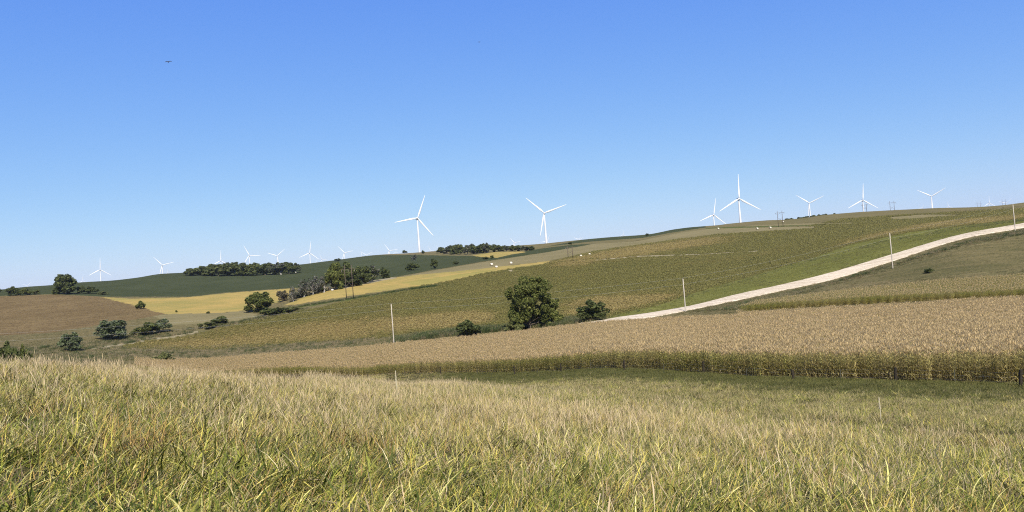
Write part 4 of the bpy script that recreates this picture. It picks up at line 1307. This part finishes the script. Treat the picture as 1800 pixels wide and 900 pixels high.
def pylon(px, py, hpx, spread_px, turn, label, depth=None, dmin=300):
    p = hit(px, py, dmin) if depth is None else at(px, py, depth)
    if depth is not None: p[2] = H([p[0]], [p[1]])[0]
    m = p[1] / F_PX
    top = at(px, py - hpx, p[1])[2]
    h = top - p[2]; s = spread_px * m / 2
    root = empty("wooden_pylon", p, R_(turn), label, "pylon", "wooden twin pole pylons of the power line")
    k = max(1.0, p[1] / 700)                              # far ones have stouter poles
    for sx in (-1, 1):
        zb = H([p[0] + sx * s * math.cos(R_(turn))], [p[1] + sx * s * math.sin(R_(turn))])[0] - p[2]
        mb = MB(); mb.tube([(sx * s, 0, zb - .5), (sx * s, 0, h)], [.24 * k ** .3, .17 * k ** .3], 9); mb.build("pole", M_darkpole, root, True)
    mb = MB(); mb.box((0, .22, h * .88), (s * 2.0, .08, .11)); mb.build("crossarm", M_darkpole, root)
    mb = MB()
    for sx in (-1, 1):
        mb.tube([(sx * s, .15 * sx, h * .36), (-sx * s, .15 * sx, h * .58)], [.09, .09], 6)
    mb.build("cross_brace", M_darkpole, root)
    mb = MB()
    for sx in (-1, 1):
        mb.tube([(sx * s, .1, h * .74), (sx * s * 1.9, .12, h * .87)], [.045, .045], 6)
    mb.tube([(-s, .1, h * .70), (0, .16, h * .87), (s, .1, h * .70)], [.045, .045, .045], 6)
    mb.build("arm_brace", M_darkpole, root)
    for x in (-1.85, 0, 1.85):
        mb = MB(); mb.tube([(x * s, .22, h * .87), (x * s, .22, h * .80)], [.09, .09], 8); mb.build("insulator_string", M_porc, root)
    return root


pylon(615.3, 525.5, 60, 12, 8, "big wooden pylon at the lower edge of the wheat strip, in front of the cottonwoods")
pylon(1003, 453.5, 21, 8.5, 6, "small wooden pylon in the stubble right of the first bales")
pylon(1372.5, 398.5, 28, 8, -8, "wooden pylon on the right slope beside a bale, against the sky")
pylon(1521, 377, 18.5, 6, -10, "twin poles close beside a turbine tower on the right ridge", depth=1010)
pylon(1569, 372, 18.5, 7, -10, "twin poles behind the right ridge between two turbines", depth=1250)
pylon(1721, 364, 10, 5, -12, "faint far twin poles left of the single blade turbine", depth=2400)
pylon(1765, 361.5, 11.5, 5, -12, "faint far twin poles right of the single blade turbine", depth=2300)

# ------------------------------------------------------------------ wire fence before the corn
print("fence")
M_post = plain("old_fence_post", (.036, .030, .022), 1.0, .4, 8, spec=.0)
M_tpost = plain("steel_fence_post", (.06, .06, .045), .9, .2, 6, spec=.0)
PO = [(560, 655, 14, 0), (645, 657.5, 16, 1), (710, 655.5, 13, 0), (773, 656, 19, 1), (838, 653, 13, 0), (903, 653, 22, 1), (943, 650.5, 12, 0), (985, 648, 15, 1), (1038, 649, 12, 0), (1097, 657, 17, 1), (1166, 655, 12, 0),
      (1236, 662, 21, 1), (1312, 661, 12, 0), (1393, 666, 18, 1), (1477, 668, 16, 0), (1573, 675, 24, 1), (1678, 678, 17, 0), (1792, 684, 30, 1), (1905, 690, 22, 0)]
fr = empty("wire_fence", (0, 0, 0), 0, "old wire fence with dark wooden and thin steel posts along the corn's edge", "fence")
pts = []
for i, (x, y, h, wood) in enumerate(PO):
    d = np.interp(x, [p[0] for p in LINES[1]], [p[2] for p in LINES[1]]) * .965
    p = at(x, y - h, d); p[2] = H([p[0]], [p[1]])[0]
    hh = max(1.05, min(1.75, h * d / F_PX))
    if i == 0: fr.location = p
    q = p - np.array(fr.location)
    mb = MB()
    le = rng.normal(0, .03, 2)
    if wood:
        mb.tube([(q[0], q[1], q[2] - .3), (q[0] + le[0], q[1], q[2] + hh * .5), (q[0] + le[0] * 2, q[1] + le[1], q[2] + hh)], [.14, .13, .12], 9)
    else:
        mb.box((q[0], q[1], q[2] + hh / 2 - .15), (.03, .012, hh / 2 + .15)); mb.box((q[0], q[1] + .02, q[2] + hh / 2 - .15), (.012, .025, hh / 2 + .15))
    o = mb.build("post", M_post if wood else M_tpost, fr)
    pts.append((q, 1.1))
for f in (.30, .62, .95):
    mb = MB()
    mb.tube([q + np.array([0, -.1, hh * f]) for q, hh in pts], [.0013] * len(pts), 4); mb.build("wire", M_steel, fr)

# ------------------------------------------------------------------ bales
print("bales")
M_wrap = plain("bale_net_wrap", (.56, .51, .41), .7, .12, 3)
M_hay = plain("bale_hay", (.30, .22, .11), .95, .35, 12)


def bale(px, py, hpx, turn, label, dmin=350, wrap=True):
    p = hit(px, py, dmin); m = p[1] / F_PX
    rad = np.clip(hpx * m / 2 * .9, .65, 1.0); L = rad * 1.0
    root = empty("hay_bale", p, R_(turn), label, "hay bale", "round hay bales left on the stubble")
    mb = MB(); n = 20
    st = [(-L, rad * .86), (-L * .9, rad * .97), (-L * .5, rad), (L * .5, rad), (L * .9, rad * .97), (L, rad * .86)]
    V = []; F = []
    for (x, q) in st:
        for k in range(n):
            t = 2 * math.pi * k / n; zz = rad * .93 + q * math.sin(t)
            V.append((x, q * math.cos(t) * 1.03, max(zz, 0.0)))
    F = [(i * n + k, i * n + (k + 1) % n, (i + 1) * n + (k + 1) % n, (i + 1) * n + k) for i in range(len(st) - 1) for k in range(n)]
    mesh_obj("wrapped_side", V, F, M_wrap if wrap else M_hay, root, smooth=True)
    for sx in (-1, 1):
        V = [(sx * (L + .01), 0, rad * .93)] + [(sx * (L + .01) if q == rad * .86 else sx * (L + .06), q * math.cos(2 * math.pi * k / n) * 1.03, max(rad * .93 + q * math.sin(2 * math.pi * k / n), .0))
                                               for q in (rad * .45, rad * .86) for k in range(n)]
        F = [(0, 1 + k, 1 + (k + 1) % n) for k in range(n)] + [(1 + k, 1 + n + k, 1 + n + (k + 1) % n, 1 + (k + 1) % n) for k in range(n)]
        mesh_obj("end_face", V, F, M_hay, root)


for b in ((864, 467, 5, 35, "left of three round bales above the yellow strip"), (872.5, 471, 4.5, 20, "lowest of three round bales, right on the yellow strip's edge"),
          (898, 464.5, 5, 40, "right one of the three round bales above the yellow strip"), (1021, 451.5, 4, 30, "paler of two bales right of the small wooden pylon"),
          (1036, 448.5, 4, 50, "dusky bale, the farther from the small wooden pylon of two"), (1262.5, 403.5, 4.2, 30, "bale on the right slope below the medium turbine"),
          (1331, 403.5, 4.2, 30, "bale midway along the right slope, left of the sky pylon"), (1354, 402, 4.2, 30, "bale on the right slope closest to the sky pylon"),
          (1376, 391, 3, 30, "small bale up the slope behind the sky pylon"),
          (580, 510, 5.5, 30, "whitest bale under the grey trees at the wheat edge"), (584.5, 511.5, 4, 10, "yellowish bale touching the whitest one"),
          (591.5, 507.5, 4.5, 60, "bale between the whitest one and the wooden pylon")):
    bale(*b)

# ------------------------------------------------------------------ dry stalks and birds
print("small things")
M_stalk = plain("dry_stalk_pale", (.48, .42, .28), .8, .2, 20)


def stalk(px, py_top, depth, label):
    t = at(px, py_top, depth)
    b = t; g = H([b[0]], [b[1]])[0]
    h = t[2] - g
    root = empty("mullein_stalk", (b[0], b[1], g), 0, label, "dry plant", "pale dry mullein stalks in the grass")
    mb = MB(); mb.tube([(0, 0, -.05), (.01, 0, h * .5), (-.02, 0, h * .75), (.0, 0, h)], [.014, .012, .009, .004], 7); mb.build("stem", M_stalk, root)
    rr = np.random.default_rng(int(px)); mb = MB()
    for k in range(46):
        t_ = .55 + .45 * k / 46; a = k * 2.4
        x, y = .035 * math.cos(a) * (1.2 - t_ * .8), .035 * math.sin(a) * (1.2 - t_ * .8)
        mb.tube([(x * .3, y * .3, h * t_ - .02), (x, y, h * t_), (x * .8, y * .8, h * t_ + .04)], [.005, .013 * (1.35 - t_ * .7), .005], 5)
    mb.build("seed_spike", M_stalk, root)


stalk(1545, 699, 31, "pale dry mullein spike standing alone in the grass on the right")
stalk(695, 652, 34, "pale dry mullein spike in the straw coloured grass below the nearest pole")
M_bird = plain("dark_feathers", (.02, .02, .024), .7)


def bird(px, py, depth, span, roll, label):
    p = at(px, py, depth)
    root = empty("bird", p, R_(12), label, "bird", "birds high in the blue sky")
    root.rotation_euler = (R_(38), R_(-5), R_(12))           # banking, so the wings show their breadth
    s = span
    mb = MB(); mb.tube([(0, -.34 * s, .0), (0, -.26 * s, .01 * s), (0, -.1 * s, 0), (0, .1 * s, -.01 * s), (0, .24 * s, 0), (0, .3 * s, .01 * s)], [.008 * s, .03 * s, .06 * s, .055 * s, .025 * s, .01 * s], 10)
    mb.add([(-.02 * s, -.30 * s, 0), (.02 * s, -.30 * s, 0), (.08 * s, -.46 * s, .0), (-.08 * s, -.46 * s, .0)], [(0, 1, 2, 3)])
    mb.build("body", M_bird, root, True)
    for sx in (-1, 1):
        V = []; F = []
        for i, (x, z, y0, y1) in enumerate(((0, .01, -.12, .12), (.2, .08, -.10, .14), (.38, .07, -.10, .10), (.5, .03, -.09, -.03))):
            V += [(sx * x * s, y0 * s, z * s), (sx * x * s, y1 * s, z * s + .004), (sx * x * s, y1 * s, z * s - .012 * s), (sx * x * s, y0 * s, z * s - .012 * s)]
        for i in range(3):
            for k in range(4):
                F.append((i * 4 + k, i * 4 + (k + 1) % 4, (i + 1) * 4 + (k + 1) % 4, (i + 1) * 4 + k))
        mesh_obj("wing", V, F, M_bird, root)


bird(296, 108.8, 60, .50, 0, "larger dark bird gliding in the sky at upper left")
bird(842, 74, 120, .46, 0, "speck of a bird near the top of the sky, right of the larger one")

# ------------------------------------------------------------------ light
SUN_AZ, SUN_EL = R_(168), R_(47)                        # clockwise from straight ahead
sd = bpy.data.lights.new("sun", 'SUN'); sd.energy = 4.6; sd.angle = R_(.5); sd.color = (1.0, .94, .84)
so = bpy.data.objects.new("sun", sd); COL.objects.link(so)
dirv = Vector((math.sin(SUN_AZ) * math.cos(SUN_EL), math.cos(SUN_AZ) * math.cos(SUN_EL), math.sin(SUN_EL)))
so.rotation_euler = dirv.to_track_quat('Z', 'Y').to_euler()
so.location = (0, -20, 60)
mb = MB(); mb.box((0, 0, 115), (9500, 9500, 195))
hm = bpy.data.materials.new("thin_haze"); hm.use_nodes = True
hm.node_tree.nodes.remove(hm.node_tree.nodes["Principled BSDF"])
pv = hm.node_tree.nodes.new('ShaderNodeVolumePrincipled')
pv.inputs["Color"].default_value = (.86, .92, 1.0, 1); pv.inputs["Density"].default_value = 2.8e-5; pv.inputs["Anisotropy"].default_value = .2
hm.node_tree.links.new(pv.outputs[0], hm.node_tree.nodes["Material Output"].inputs["Volume"])
hm.cycles.homogeneous_volume = True
tag(mb.build("haze", hm), "thin summer haze in the air over the fields", "haze", kind='stuff')
print("top of terrain", GZ.max(), GZ.min())
w = bpy.data.worlds.new("World"); scene.world = w; w.use_nodes = True
nt = w.node_tree
bg = nt.nodes["Background"]
sk = nt.nodes.new('ShaderNodeTexSky'); sk.sky_type = 'NISHITA'; sk.sun_disc = False
sk.sun_elevation = SUN_EL; sk.sun_rotation = SUN_AZ
sk.altitude = 300; sk.air_density = 1.0; sk.dust_density = .6; sk.ozone_density = 2.5
sp = nt.nodes.new('ShaderNodeSeparateColor'); cb = nt.nodes.new('ShaderNodeCombineColor')
nt.links.new(sk.outputs[0], sp.inputs[0])
for ch, (pw, kk) in enumerate(((1.09, .475), (.82, .480), (.187, .562))):      # the deep blue of a clear late summer sky
    m0 = nt.nodes.new('ShaderNodeMath'); m0.operation = 'MULTIPLY'; m0.inputs[1].default_value = .12
    m1 = nt.nodes.new('ShaderNodeMath'); m1.operation = 'POWER'; m1.inputs[1].default_value = pw
    m2 = nt.nodes.new('ShaderNodeMath'); m2.operation = 'MULTIPLY'; m2.inputs[1].default_value = kk / .12
    nt.links.new(sp.outputs[ch], m0.inputs[0]); nt.links.new(m0.outputs[0], m1.inputs[0]); nt.links.new(m1.outputs[0], m2.inputs[0]); nt.links.new(m2.outputs[0], cb.inputs[ch])
nt.links.new(cb.outputs[0], bg.inputs["Color"])
bg.inputs["Strength"].default_value = .12

vs = scene.view_settings
vs.view_transform = 'Standard'; vs.look = 'None'; vs.exposure = 0.8; vs.gamma = 1.0
scene.cycles.max_bounces = 6; scene.cycles.diffuse_bounces = 3; scene.cycles.transmission_bounces = 3
scene.cycles.use_denoising = False
scene.cycles.use_adaptive_sampling = False
scene.cycles.filter_width = 1.1
scene.cycles.caustics_reflective = False; scene.cycles.caustics_refractive = False
scene.cycles.sample_clamp_indirect = 3.0
scene.render.film_transparent = False
print("scene built")
